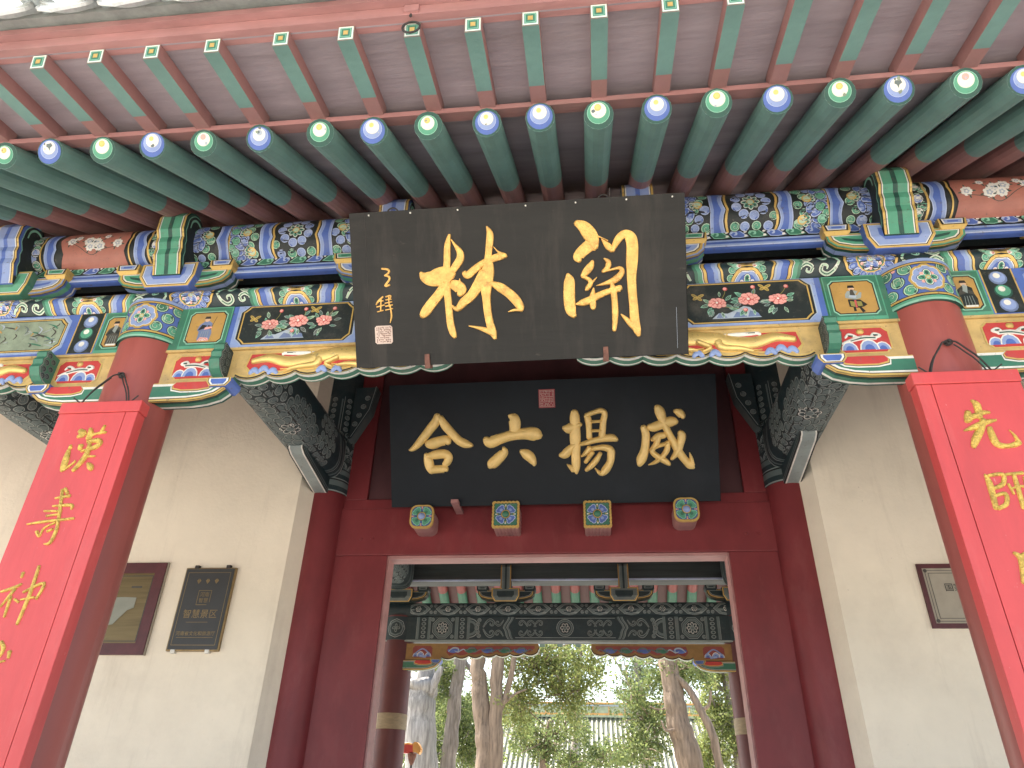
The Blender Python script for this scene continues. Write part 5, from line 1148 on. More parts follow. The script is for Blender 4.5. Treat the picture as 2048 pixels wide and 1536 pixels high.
GLYPHS = {
 'lin': [[(-0.2641,0.6148,0.0122),(-0.2769,0.5624,0.0305),(-0.282,0.4902,0.033),(-0.2884,0.4179,0.0379),(-0.2883,0.3511,0.0355),(-0.2835,0.278,0.0343),(-0.2796,0.1987,0.0356),(-0.2694,0.1495,0.0332),(-0.2594,0.1247,0.0184)],[(-0.2571,0.5915,0.0049),(-0.2416,0.5665,0.0134),(-0.2186,0.529,0.0316),(-0.2181,0.4988,0.0377),(-0.2367,0.4696,0.0378),(-0.2595,0.4406,0.0342)],[(-0.4127,0.4425,0.0135),(-0.3968,0.4223,0.0492),(-0.3631,0.4108,0.0749),(-0.3256,0.4168,0.0888),(-0.288,0.4269,0.0826),(-0.2598,0.4346,0.055)],[(-0.29,0.3816,0.049),(-0.3327,0.329,0.0467),(-0.372,0.2852,0.0492),(-0.3984,0.2529,0.0469),(-0.4163,0.2324,0.0284)],[(-0.2653,0.3803,0.0428),(-0.2351,0.3667,0.058),(-0.2186,0.3477,0.0513),(-0.2307,0.3252,0.0244)],[(-0.2242,0.4037,0.0031),(-0.2232,0.3842,0.0122),(-0.2256,0.3723,0.0183)],[(-0.0833,0.6427,0.0072),(-0.0701,0.6078,0.0326),(-0.0747,0.5571,0.035),(-0.0818,0.5035,0.0339),(-0.0854,0.4495,0.0557),(-0.0923,0.4017,0.0631),(-0.0992,0.3538,0.0546),(-0.0997,0.2995,0.0401),(-0.0961,0.2389,0.0377),(-0.088,0.184,0.0377),(-0.0757,0.141,0.0377),(-0.0642,0.109,0.0158)],[(-0.0672,0.1255,0.0219),(-0.103,0.1495,0.0256),(-0.1453,0.1653,0.0159),(-0.1892,0.1758,0.0049)],[(-0.2026,0.4316,0.0244),(-0.1848,0.4174,0.0365),(-0.1518,0.4422,0.0352),(-0.1139,0.4679,0.0327),(-0.0766,0.4839,0.0327),(-0.0395,0.4952,0.035),(-0.0089,0.5007,0.0313),(0.0042,0.4952,0.0145)],[(-0.0557,0.5458,0.003),(-0.0354,0.5219,0.0084),(-0.0147,0.507,0.0205)],[(-0.1062,0.4326,0.0424),(-0.1333,0.3736,0.0535),(-0.1692,0.324,0.0475),(-0.2107,0.2897,0.0428),(-0.2429,0.2591,0.0257),(-0.265,0.2759,0.0098)],[(-0.075,0.3755,0.0206),(-0.0333,0.3535,0.0436),(0.0081,0.3232,0.0447),(0.0402,0.2897,0.0459),(0.0612,0.2556,0.0374),(0.0641,0.2362,0.0193)],[(0.0643,0.241,0.0157),(0.0321,0.2413,0.0133),(0.0032,0.2342,0.0048)]],
 'guan': [[(0.3379,0.6357,0.0272),(0.3727,0.6147,0.0567),(0.401,0.5777,0.0673),(0.4165,0.5472,0.0543),(0.4135,0.5149,0.0461)],[(0.4022,0.5303,0.0591),(0.3626,0.5,0.0545),(0.3427,0.4744,0.0487),(0.3491,0.455,0.0214)],[(0.4303,0.5701,0.0083),(0.4593,0.5566,0.0035),(0.4836,0.5434,0.0059)],[(0.4533,0.554,0.0047),(0.4816,0.5211,0.0306),(0.5019,0.4952,0.02)],[(0.5019,0.494,0.0177),(0.5283,0.5438,0.0352),(0.5597,0.5697,0.0387),(0.5872,0.554,0.0539),(0.5953,0.5136,0.0551),(0.5917,0.4431,0.0552),(0.5871,0.3726,0.0447),(0.5886,0.2958,0.0412),(0.5925,0.2364,0.0412),(0.5946,0.1771,0.0436),(0.6046,0.1233,0.0366),(0.613,0.0944,0.0177)],[(0.6091,0.1171,0.0271),(0.5751,0.1542,0.0283),(0.5467,0.1852,0.0154),(0.5324,0.1989,0.0047)],[(0.2904,0.3987,0.0155),(0.2971,0.3698,0.0489),(0.2953,0.3222,0.0549),(0.2945,0.2685,0.0549),(0.3001,0.2264,0.0502),(0.3146,0.1982,0.0239)],[(0.4096,0.4541,0.013),(0.3986,0.4298,0.0344),(0.3739,0.4015,0.0332),(0.3572,0.3833,0.0166)],[(0.3584,0.3833,0.0143),(0.3876,0.3699,0.019),(0.3964,0.3498,0.0237),(0.3801,0.3269,0.0214),(0.3715,0.3184,0.0083)],[(0.3975,0.348,0.0154),(0.4269,0.3762,0.003)],[(0.4619,0.462,0.0059),(0.4814,0.4461,0.0236),(0.4781,0.4197,0.026),(0.455,0.4008,0.0154)],[(0.4538,0.4003,0.0118),(0.4954,0.4081,0.0106),(0.5338,0.4138,0.0177),(0.5432,0.3938,0.0271),(0.5145,0.3634,0.033),(0.4756,0.3488,0.0213),(0.422,0.3367,0.003)],[(0.3239,0.2551,0.0072),(0.3539,0.2609,0.0321),(0.39,0.2711,0.0357),(0.4322,0.2916,0.032),(0.4801,0.3082,0.0284),(0.5277,0.3195,0.033),(0.5383,0.319,0.02)],[(0.4098,0.3272,0.0071),(0.4036,0.2871,0.0297),(0.4039,0.2454,0.0297),(0.4063,0.2298,0.019)],[(0.4933,0.3479,0.0142),(0.5009,0.312,0.0295),(0.5056,0.2584,0.0296),(0.5059,0.199,0.0296),(0.5019,0.1516,0.0237),(0.4986,0.1232,0.0178)]],
 'sig': [[(-0.6044,0.4709,0.0093),(-0.5732,0.4644,0.0111),(-0.5708,0.4496,0.0093),(-0.5922,0.4366,0.0074)],[(-0.5922,0.4366,0.0062),(-0.5717,0.4313,0.0099),(-0.5692,0.4171,0.0093),(-0.5908,0.3876,0.0112),(-0.5693,0.3908,0.0099)],[(-0.6047,0.3362,0.0075),(-0.6298,0.3141,0.01),(-0.6407,0.298,0.005)],[(-0.6278,0.3158,0.0062),(-0.6044,0.3165,0.0062)],[(-0.6148,0.3244,0.0056),(-0.6194,0.2694,0.0068)],[(-0.6387,0.2875,0.0056),(-0.5991,0.296,0.0056)],[(-0.6367,0.264,0.0056),(-0.6067,0.27,0.0062)],[(-0.5922,0.3344,0.0062),(-0.5667,0.3392,0.0074),(-0.5727,0.3211,0.005)],[(-0.5916,0.3196,0.0056),(-0.5638,0.3219,0.005)],[(-0.5968,0.3039,0.0056),(-0.5619,0.3096,0.0056)],[(-0.5944,0.2891,0.0068),(-0.5588,0.2947,0.0056)],[(-0.5764,0.3348,0.0056),(-0.5756,0.2857,0.0056)],[(-0.5953,0.2707,0.0056),(-0.5597,0.2764,0.005)],[(-0.5716,0.2917,0.0062),(-0.5664,0.2423,0.0081),(-0.575,0.2083,0.0031)]],
 'he': [[(-0.9114,0.7662,0.0534),(-0.9307,0.7107,0.0712),(-0.9896,0.6403,0.0696),(-1.0486,0.5699,0.0648),(-1.099,0.5152,0.0535),(-1.1407,0.4843,0.0357),(-1.1671,0.4802,0.0114)],[(-0.893,0.7496,0.0485),(-0.85,0.6762,0.0678),(-0.7948,0.6123,0.066),(-0.7396,0.5517,0.0658),(-0.6838,0.5199,0.0657),(-0.6358,0.5051,0.0416),(-0.6197,0.5023,0.0224)],[(-1.0104,0.5248,0.0566),(-0.9597,0.5274,0.0839),(-0.894,0.5456,0.0774),(-0.841,0.5521,0.0741),(-0.8213,0.5277,0.045)],[(-1.0222,0.4412,0.0323),(-1.0037,0.3928,0.071),(-0.989,0.3287,0.0693),(-0.9737,0.2846,0.0402)],[(-1.0112,0.421,0.0404),(-0.9457,0.4313,0.0677),(-0.8642,0.4372,0.0708),(-0.8259,0.4107,0.0642),(-0.8374,0.3728,0.061),(-0.8625,0.3456,0.0482)],[(-0.9773,0.3045,0.0612),(-0.9161,0.3111,0.0611),(-0.8593,0.3098,0.0578),(-0.8434,0.2967,0.0289)]],
 'liu': [[(-0.3013,0.7455,0.0286),(-0.2645,0.7221,0.0795),(-0.2542,0.6664,0.0889),(-0.2623,0.6112,0.073)],[(-0.5096,0.5549,0.0511),(-0.4663,0.5259,0.0892),(-0.3854,0.5514,0.0795),(-0.2808,0.5785,0.0778),(-0.1771,0.589,0.0871),(-0.09,0.5826,0.1026),(-0.0494,0.5657,0.0631)],[(-0.3556,0.481,0.0206),(-0.3528,0.4399,0.0651),(-0.4063,0.3859,0.0826),(-0.4596,0.3399,0.0795),(-0.4787,0.3166,0.0366)],[(-0.2117,0.4441,0.0316),(-0.1782,0.4259,0.0711),(-0.1356,0.3933,0.0773),(-0.107,0.3471,0.0488),(-0.1023,0.3234,0.0236)]],
 'yang': [[(0.2454,0.7629,0.0518),(0.2476,0.7141,0.0753),(0.2488,0.6356,0.0736),(0.2455,0.5417,0.0829),(0.2458,0.44,0.0703),(0.2451,0.3541,0.0671),(0.2445,0.2918,0.0577),(0.2469,0.2481,0.0202)],[(0.2244,0.2751,0.0437),(0.1919,0.307,0.0281),(0.1676,0.3271,0.0063)],[(0.1506,0.6307,0.0314),(0.1934,0.6215,0.0768),(0.2488,0.6356,0.0626),(0.298,0.6561,0.0282)],[(0.1169,0.4026,0.036),(0.1587,0.411,0.0689),(0.2034,0.4567,0.0547),(0.2436,0.4869,0.0313)],[(0.3341,0.7256,0.0282),(0.3564,0.6951,0.0516),(0.3619,0.6322,0.0453),(0.3624,0.5384,0.0452)],[(0.338,0.7254,0.036),(0.4012,0.747,0.0375),(0.464,0.7622,0.0421),(0.4958,0.7393,0.0436),(0.4826,0.6755,0.0483),(0.4716,0.5899,0.0498),(0.4631,0.5278,0.0544)],[(0.3751,0.6726,0.0234),(0.4685,0.6744,0.0234)],[(0.3723,0.5967,0.0234),(0.4657,0.5979,0.0233)],[(0.2826,0.4859,0.0281),(0.3377,0.5,0.0374),(0.424,0.5211,0.0451),(0.5021,0.5329,0.0559),(0.5524,0.5331,0.0589),(0.5881,0.515,0.031)],[(0.3673,0.4586,0.0467),(0.3268,0.4129,0.0374),(0.2908,0.3881,0.0125)],[(0.3825,0.4481,0.0374),(0.4605,0.4577,0.0435),(0.528,0.4388,0.0574),(0.5356,0.3936,0.0573),(0.524,0.3317,0.0542),(0.4846,0.2706,0.0604),(0.4449,0.2444,0.0372),(0.4,0.2881,0.0109)],[(0.3854,0.4207,0.0373),(0.3503,0.3749,0.0342),(0.3225,0.3366,0.028)],[(0.4495,0.4113,0.0311),(0.41,0.3501,0.045),(0.3657,0.3045,0.042),(0.3256,0.2727,0.0295)]],
 'wei': [[(0.8062,0.6191,0.0463),(0.8251,0.5564,0.0601),(0.8197,0.4791,0.06),(0.8055,0.4099,0.0661),(0.7801,0.3487,0.0723),(0.7629,0.3027,0.0354)],[(0.8483,0.6178,0.0431),(0.8902,0.6127,0.0693),(0.9676,0.6375,0.0691),(1.0369,0.6547,0.0752),(1.0763,0.6497,0.046)],[(0.9215,0.7801,0.0462),(0.9451,0.739,0.0754),(0.9686,0.6607,0.0599),(1.0031,0.5745,0.0521),(1.0451,0.4884,0.0566),(1.087,0.4026,0.0611),(1.1298,0.34,0.0564),(1.1731,0.2929,0.0593),(1.1986,0.2724,0.0273)],[(1.1927,0.2925,0.0349),(1.1818,0.3541,0.0259),(1.1701,0.3989,0.0046)],[(1.0619,0.7414,0.0276),(1.1008,0.7263,0.0598),(1.1261,0.6945,0.0505),(1.1276,0.6775,0.0214)],[(1.1016,0.5655,0.0459),(1.1138,0.5328,0.0642),(1.0972,0.4639,0.0565),(1.0719,0.403,0.0534),(1.024,0.3465,0.026)],[(0.8706,0.5071,0.0277),(0.9252,0.535,0.0522),(0.979,0.5443,0.0445)],[(0.9252,0.5342,0.0445),(0.9076,0.4767,0.0445),(0.8709,0.4198,0.0399),(0.9035,0.378,0.0445),(0.9666,0.3364,0.049),(1.007,0.3031,0.0275)],[(0.9996,0.4897,0.0368),(0.9891,0.4205,0.0444),(0.9409,0.3601,0.0368),(0.886,0.3229,0.0291),(0.8357,0.3049,0.0077)],[(0.852,0.4241,0.0215),(0.922,0.457,0.0307),(1.0144,0.4816,0.0276)]],
 'han': [[(-2.0463,3.1182,0.0248),(-2.0229,3.1,0.0376),(-2.0461,3.0844,0.0161)],[(-2.0644,3.0417,0.0127),(-2.0622,3.0256,0.0222)],[(-2.0654,3.0161,0.019),(-2.0626,2.9737,0.0324),(-2.0599,2.9319,0.0321),(-2.0622,2.9082,0.0154)],[(-2.053,2.9136,0.0134),(-2.0155,2.9505,0.0104),(-2.0146,2.9619,0.0052)],[(-1.9954,3.1286,0.0151),(-1.9853,3.0998,0.0311),(-1.9868,3.0717,0.0298)],[(-1.9944,3.0784,0.0149),(-1.9596,3.0979,0.0139),(-1.9091,3.1056,0.0139)],[(-1.9266,3.1418,0.013),(-1.9317,3.1079,0.0182)],[(-1.9863,3.0555,0.0159),(-1.9371,3.0631,0.0265),(-1.9164,3.048,0.0211),(-1.9354,3.0283,0.0263),(-1.9677,3.0175,0.0147)],[(-2.0119,3.0402,0.0254),(-2.0104,3.0188,0.0211)],[(-2.0003,3.0079,0.0126),(-1.9517,3.0234,0.0126)],[(-1.9718,3.0615,0.0149),(-1.9657,2.9973,0.0262),(-1.983,2.9454,0.0238),(-2.0054,2.9088,0.0175)],[(-1.9623,2.9804,0.0104),(-1.9213,2.9803,0.0104)],[(-1.9429,2.9444,0.0145),(-1.9257,2.9274,0.0298),(-1.9151,2.9116,0.0194)]],
 'shou': [[(-2.0121,2.8222,0.0145),(-1.991,2.7979,0.0168)],[(-2.0425,2.7752,0.0096),(-1.9745,2.7856,0.0167)],[(-2.022,2.8165,0.0169),(-1.9889,2.6809,0.0163)],[(-2.04,2.7375,0.0095),(-1.9519,2.7404,0.0165),(-1.9446,2.7205,0.0094)],[(-2.073,2.7147,0.0095),(-1.9892,2.7132,0.0118)],[(-2.1319,2.6535,0.007),(-2.0535,2.6648,0.014),(-1.917,2.6774,0.0116)],[(-2.052,2.6912,0.0117),(-1.9954,2.6983,0.0094)],[(-2.0712,2.6197,0.0162),(-2.05,2.5958,0.0092),(-2.0415,2.6339,0.0093),(-1.9979,2.6582,0.0093)],[(-1.9869,2.6694,0.014),(-1.979,2.6239,0.0161),(-1.9869,2.5682,0.0159),(-2.0134,2.562,0.0068)],[(-2.0216,2.6189,0.0115),(-1.9989,2.6299,0.0115)]],
 'shen': [[(-2.0614,2.4369,0.0154),(-2.0608,2.4158,0.011)],[(-2.13,2.3557,0.0108),(-2.0754,2.374,0.0152),(-2.0496,2.3884,0.0109)],[(-2.0705,2.3678,0.0152),(-2.1062,2.2921,0.0085)],[(-2.076,2.3348,0.015),(-2.0713,2.2519,0.0105)],[(-2.0548,2.3245,0.0107),(-2.0318,2.3122,0.0107)],[(-1.9985,2.4651,0.0133),(-1.9936,2.3447,0.0172),(-2.0014,2.2222,0.0125)],[(-2.0273,2.3531,0.0108),(-1.9467,2.3909,0.0152),(-1.9563,2.3241,0.0107)],[(-2.0259,2.3223,0.0085),(-1.9685,2.3323,0.0107)]],
 'xin': [[(-2.044,2.1541,0.0143),(-2.0217,2.1273,0.0183),(-2.026,2.0942,0.0101)],[(-1.9899,2.116,0.0182),(-1.985,2.0915,0.012)],[(-2.0353,2.0707,0.01),(-1.9964,2.0803,0.008)]],
 'xian': [[(1.9577,3.1295,0.0112),(1.9721,3.1088,0.0309),(1.9701,3.0758,0.0289),(1.9663,3.0469,0.0245)],[(1.9281,3.0782,0.0205),(1.9237,3.0493,0.0364),(1.9104,3.0302,0.0202)],[(1.9147,3.0449,0.0245),(1.9529,3.0567,0.0246),(1.988,3.0704,0.0204),(2.0117,3.0696,0.0119)],[(1.8892,2.9894,0.0067),(1.9295,3.0028,0.0242),(1.9819,3.024,0.0243),(2.0264,3.0341,0.0092)],[(1.9783,3.0381,0.0244),(1.9534,2.9928,0.0316),(1.92,2.944,0.0313),(1.9037,2.914,0.0188)],[(1.9902,3.0008,0.02),(1.9893,2.9598,0.0297),(1.9972,2.9237,0.0294),(2.0323,2.9155,0.0195),(2.0642,2.9217,0.0236),(2.0841,2.93,0.0195)],[(2.0797,2.9292,0.0195),(2.0731,2.9617,0.0115),(2.0603,2.987,0.0025)]],
 'shi': [[(1.9113,2.7947,0.0096),(1.9168,2.7536,0.0246),(1.9097,2.652,0.0202)],[(1.9231,2.7892,0.0134),(1.9759,2.7931,0.0172),(1.9652,2.7525,0.0189),(1.9195,2.7333,0.015)],[(1.9192,2.7032,0.0131),(1.9615,2.7123,0.0168),(1.953,2.6708,0.0184),(1.9167,2.6519,0.0165)],[(1.9865,2.7928,0.0114),(2.0519,2.7974,0.0152)],[(2.0167,2.79,0.0152),(2.0145,2.7412,0.0187),(2.0079,2.6502,0.0165)],[(1.9844,2.752,0.0113),(1.9922,2.7096,0.0093)],[(1.9852,2.7318,0.0094),(2.0417,2.7386,0.0112),(2.0372,2.6711,0.011)],[(2.0501,2.781,0.0095),(2.0336,2.6129,0.0126)]],
 'sheng': [[(1.9182,2.4786,0.0122),(1.937,2.4511,0.026),(1.9181,2.3666,0.0203)],[(1.9389,2.4647,0.0174),(1.9891,2.4778,0.0174),(1.9716,2.375,0.0152)],[(1.934,2.4107,0.0103),(1.9781,2.4192,0.0103)],[(1.9197,2.3666,0.0102),(1.9635,2.3751,0.0102)]],
}

# ================================================================== SIGN BOARDS
def text_mesh(mb, s, mapf, h, cx, cz, size, m, spacing=1.0):
    cu = bpy.data.curves.new('lettering', 'FONT'); cu.body = s; cu.size = size; cu.align_x = 'CENTER'; cu.align_y = 'CENTER'; cu.space_character = spacing; cu.resolution_u = 3
    ob = bpy.data.objects.new('lettering', cu); COL.objects.link(ob)
    dg = bpy.context.evaluated_depsgraph_get(); me = bpy.data.meshes.new_from_object(ob.evaluated_get(dg))
    i = len(mb.v); mb.v += [tuple(mapf(cx+v.co.x, cz+v.co.y, h)) for v in me.vertices]; k = mb.mi(m)
    for p_ in me.polygons: mb.f.append(tuple(i+a for a in p_.vertices)); mb.m.append(k)
    bpy.data.objects.remove(ob); bpy.data.meshes.remove(me); bpy.data.curves.remove(cu)
def sealmarks(p, u0, u1, v0, v1, n, m, seed, w=.0035):
    rnd = random.Random(seed); du, dv = (u1-u0)/n, (v1-v0)/n
    for i in range(n):
        for j in range(n):
            a, b = u0+du*(i+.5), v0+dv*(j+.5); k = rnd.random()
            if k < .38: p.rect(a-du*.5, a+du*.42, b-w/2, b+w/2, m)
            elif k < .76: p.rect(a-w/2, a+w/2, b-dv*.5, b+dv*.42, m)
            elif k < .9: p.rect(a-du*.4, a+du*.4, b+dv*.2, b+dv*.2+w, m); p.rect(a+du*.3, a+du*.3+w, b-dv*.4, b+dv*.3, m)
V1 = (0, -.55345, .83288); O1 = (0, 2.85, 3.456)
up = thing('name_board', 'large black name board with two big gold brush characters leaning out under the eaves', 'sign board', (0.05, 2.85, 3.456))
f1 = plane(O1, (1, 0, 0), V1)
X0, X1, L1 = -.750, .838, .741
mb = MB(); mb.prism([(X0, 0), (X1, 0), (X1, L1), (X0, L1)], f1, -.045, 0, 'sign_lacquer'); o = mb.build('board', up); bevel(o, .004)
mb = MB(); mb.prism([(X0+.072, .004), (X0+.0735, .004), (X0+.0735, L1-.004), (X0+.072, L1-.004)], f1, 0, .0015, 'iron'); mb.prism([(X1-.05, .03), (X1-.049, .03), (X1-.049, .22), (X1-.05, .22)], f1, 0, .0012, 'rock_pale'); mb.build('joint_line', o)
for key, nm, lab in (('guan', 'gold_character', 'right hand gold character, tall gate-shaped frame'), ('lin', 'gold_character', 'left hand gold character, two tree shapes side by side')):
    mb = MB(); relief(mb, GLYPHS[key], f1, .012, 'gilt', flat=True); q = mb.build(nm, up, smooth=True, auto=50); q['label'] = lab
for q0, q1 in ((0, 2), (2, None)): mb = MB(); relief(mb, GLYPHS['sig'][q0:q1], f1, .005, 'gilt', flat=True, k=4); mb.build('signature_character', up, smooth=True, auto=50)
mb = MB(); mb.prism(cutrect(-.652, -.566, .108, .196, .008), f1, 0, .004, 'seal_cream'); o = mb.build('seal_panel', up)
p = Paint(); sealmarks(p, -.646, -.572, .114, .190, 8, 'rust', 5, .003); p.build('seal_marks', lambda u, v, h: f1(u, v, h+.004), o, h0=.0008)
for u in (-.655, -.45, -.22, .105, .34, .575, .785): mb = MB(); mb.tube([f1(u, L1-.012, 0), f1(u, L1-.012, .008)], .004, 'white', 6); mb.build('nail', up)
for u in (-.40, .455):
    mb = MB(); mb.prism([(u-.012, -.02), (u+.014, -.02), (u+.012, .05), (u-.010, .05)], f1, -.05, .012, 'rust'); mb.build('support_peg', up)
for u in (.47, -.545): mb = MB(); mb.tube([f1(u+.028*math.cos(t), L1+.028*math.sin(t)-.004, -.03) for t in [math.pi*i/8 for i in range(9)]], .004, 'iron', 6); mb.build('hanging_hook', up)
mb = MB(); mb.tube([f1(.498, L1-.02, .003), f1(.50, L1+.05, -.02)], .003, 'iron', 6); mb.build('hanging_wire', up)

V2 = (0, -.46897, .88322); O2 = (0, 5.6, 3.816)
lo = thing('name_board', 'black lacquer board with four puffy gold characters leaning over the doorway', 'sign board', (0.04, 5.6, 3.816))
f2 = plane(O2, (1, 0, 0), V2); L2 = 1.03
mb = MB(); mb.prism([(-1.325, 0), (1.402, 0), (1.402, L2), (-1.325, L2)], f2, -.05, 0, 'sign_lacquer_blue'); o = mb.build('board', lo); bevel(o, .004)
for key, lab in (('wei', 'first gold character from the right'), ('yang', 'second gold character from the right, with a hand radical'), ('liu', 'third gold character from the right, a dot, bar and two legs'), ('he', 'leftmost gold character, a roof over a box')):
    mb = MB(); relief(mb, [[(q[0], q[1], q[2]*1.12) for q in st] for st in GLYPHS[key]], f2, .030, 'gilt_soft'); q = mb.build('gold_character', lo, smooth=True, auto=60); q['label'] = lab
mb = MB(); mb.prism([(-.048, .800), (.088, .800), (.088, .955), (-.048, .955)], f2, 0, .004, 'seal_red'); o = mb.build('seal_panel', lo)
p = Paint(); f2s = lambda u, v, h: f2(u, v, h+.004)
p.rect(-.040, .080, .808, .8105, 'seal_cream'); p.rect(-.040, .080, .945, .9475, 'seal_cream'); p.rect(-.040, -.0375, .808, .947, 'seal_cream'); p.rect(.0775, .080, .808, .947, 'seal_cream')
sealmarks(p, -.034, .074, .815, .942, 9, 'seal_cream', 9, .0035); p.build('seal_marks', f2s, o, h0=.0008)
mb = MB(); mb.box(-.80, -.74, 5.50, 5.77, 3.805, 3.835, 'lath_red'); mb.build('support_peg', lo)

# ================================================================== COUPLET BOARDS ON THE FRONT COLUMNS
def couplet(label, x0, x1, keys, side, nailx):
    t = thing('couplet_board', label, 'couplet board', ((x0+x1)/2, 2.82, .4), 'couplet boards on the front columns')
    zt = 3.275; YC = 2.79; F = facing(YC)
    s = side   # frame strip on the side towards the doorway
    w_ = .062
    fa, fb = (x1-w_, x1) if s > 0 else (x0, x0+w_)
    pa, pb = (x0, x1-w_-.003) if s > 0 else (x0+w_+.003, x1)
    mb = MB(); mb.box(pa, pb, YC, YC+.045, .4, zt-.062, 'couplet_red'); o = mb.build('face_panel', t); bevel(o, .002)
    mb = MB(); mb.box(fa, fb, YC-.001, YC+.062, .4, zt-.062, 'couplet_red'); o = mb.build('edge_strip', t); bevel(o, .003)
    mb = MB(); mb.box(x0-.006, x1+.006, YC-.004, YC+.066, zt-.060, zt, 'couplet_red'); o = mb.build('top_cap', t); bevel(o, .004)
    mb = MB(); mb.box(x0+.01, x1-.01, YC+.046 if True else 0, YC+.060, .4, zt-.065, 'couplet_edge'); mb.build('back_panel', t)
    for k in keys:
        mb = MB(); relief(mb, GLYPHS[k], F, .010, 'gilt_rough', flat=False, k=4); mb.build('gold_character', t, smooth=True, auto=60)
    nz = 3.470; ny = 3.05-.176
    mb = MB(); mb.tube([(nailx, ny+.03, nz+.004), (nailx, ny-.035, nz)], .007, 'iron', 6); mb.build('nail', t)
    def wire(pts, r=.0042): mb = MB(); mb.tube(pts, r, 'iron', 5); mb.build('hanging_wire', t)
    for k in range(2): wire([(nailx+.013*math.cos(a)+.005*k, ny-.010-.009*k, nz+.013*math.sin(a)) for a in [2*math.pi*i/10 for i in range(11)]], .0038)
    for e in (-1, 1):
        xe = (x0+x1)/2+e*.125
        arc = [(nailx+(xe-nailx)*q, ny-.018-(.05)*q**.8, nz-.008-(nz-zt-.01)*q**1.9+.012*math.sin(q*9)*(1-q)) for q in [i/9 for i in range(10)]]
        wire(arc); wire([(a-.01, b+.004, c-.012) for a, b, c in arc[2:]], .0036)
        wire([(xe+e*.045, YC+.01, zt+.034), (xe+e*.012, YC+.02, zt+.012), (xe-.006, YC+.026, zt-.004)], .0036)
couplet('tall red couplet board wired to the left front column, rough gold running script', -2.189, -1.781, ('han', 'shou', 'shen', 'xin'), 1, -1.995)
couplet('tall red couplet board wired to the right front column, smooth bright gold script', 1.757, 2.178, ('xian', 'shi', 'sheng'), -1, 1.985)

# ================================================================== PLAQUES ON THE CREAM WALLS
YW = 5.50
def wl(x): return .3673+(x-.3673)*YW/5.56
def zl_(z): return 1.6+(z-1.6)*YW/5.56
FW = facing(YW)
t = thing('wall_plaque', 'dark plaque with thin brass frame and gold characters on the left cream wall', 'plaque', (wl(-2.77), YW, 2.62), 'plaques on the cream walls')
xa, xb, za, zb = wl(-2.990), wl(-2.556), zl_(2.630), zl_(3.287)
mb = MB(); mb.box(xa, xb, YW-.028, YW-.001, za, zb, 'brass'); o = mb.build('frame', t); bevel(o, .004)
mb = MB(); mb.box(xa+.012, xb-.012, YW-.033, YW-.0285, za+.012, zb-.012, 'plaque_dark'); o = mb.build('panel', t)
PFc = lambda u, v, h: (u, YW-.033-h, v); cx = (xa+xb)/2
p = Paint()
for (a, b, c, d) in ((xa+.034, xb-.034, za+.042, za+.046), (xa+.034, xb-.034, zb-.044, zb-.040), (xa+.034, xa+.038, za+.042, zb-.040), (xb-.038, xb-.034, za+.042, zb-.040)): p.rect(a, b, c, d, 'brass')
for k in (-1, 0, 1):
    for j in range(2): p.conv([(cx+.075*k+(.016 if j else -.016)*0, zb-.135), (cx+.075*k+(.018 if j else -.018), zb-.108), (cx+.075*k+(.002 if j else -.002), zb-.09)], 'brass')
p.rect(cx-.055, cx+.055, zb-.190, zb-.186, 'brass'); p.rect(cx-.055, cx+.035, zb-.302, zb-.298, 'brass'); p.rect(cx-.055, cx-.051, zb-.302, zb-.186, 'brass'); p.rect(cx+.051, cx+.055, zb-.28, zb-.186, 'brass')
p.rect(cx-.10, cx+.08, zb-.436, zb-.433, 'brass'); p.rect(cx-.15, cx+.15, za+.098, za+.101, 'brass')
p.build('panel_lines', PFc, o)
for s_, z_, q_, m_ in (('智慧景区', zb-.375, .072, 'brass'), ('河南省文化和旅游厅', za+.128, .036, 'brass'), ('河南', zb-.222, .040, 'brass'), ('智慧', zb-.268, .040, 'brass')): mb = MB(); text_mesh(mb, s_, PFc, .003, cx, z_, q_, m_); mb.build('lettering', t)
for (u, v) in ((xa+.09, zb), (xb-.07, zb), (xa+.06, za-.008), (xb-.09, za-.008)):
    mb = MB(); mb.box(u-.018, u+.018, YW-.034, YW-.002, v-.008, v+.020, 'white' if v < zb else 'iron'); bevel(mb.build('clip', t), .003)
t = thing('wall_plaque', 'brass plaque in a broad dark red frame partly behind the left front column', 'plaque', (wl(-3.4), YW, 2.6), 'plaques on the cream walls')
xb, za, zb = wl(-3.172), zl_(2.603), zl_(3.334); xa = xb-.62
mb = MB(); 
for (a, b, c, d) in ((xa, xb, zb-.085, zb), (xa, xb, za, za+.085), (xa, xa+.085, za+.085, zb-.085), (xb-.085, xb, za+.085, zb-.085)): mb.box(a, b, YW-.03, YW-.001, c, d, 'frame_red')
o = mb.build('frame', t)
mb = MB(); mb.box(xa+.085, xb-.085, YW-.016, YW-.001, za+.085, zb-.085, 'brass_panel'); o = mb.build('panel', t)
FP = lambda u, v, h: (u, YW-.016-h, v)
p = Paint()
for (a, b, c, d) in ((xa+.095, xb-.095, za+.100, za+.106), (xa+.095, xb-.095, zb-.110, zb-.104), (xb-.100, xb-.094, za+.1, zb-.105), (xa+.094, xa+.1, za+.1, zb-.105)): p.rect(a, b, c, d, 'plaque_dark')
p.rect(xb-.26, xb-.17, zb-.205, zb-.19, 'stroke_dark')
p.poly([(xb-.40, za+.22), (xb-.33, za+.23), (xb-.24, za+.34), (xb-.19, za+.36), (xb-.19, za+.44), (xb-.30, za+.445), (xb-.42, za+.44)], 'torn_paper')
p.build('panel_marks', FP, o)
mb = MB(); mb.box(xb+.001, xb+.010, YW-.020, YW-.001, za-.004, zb+.004, 'stone_plaque'); mb.build('putty_edge', t)
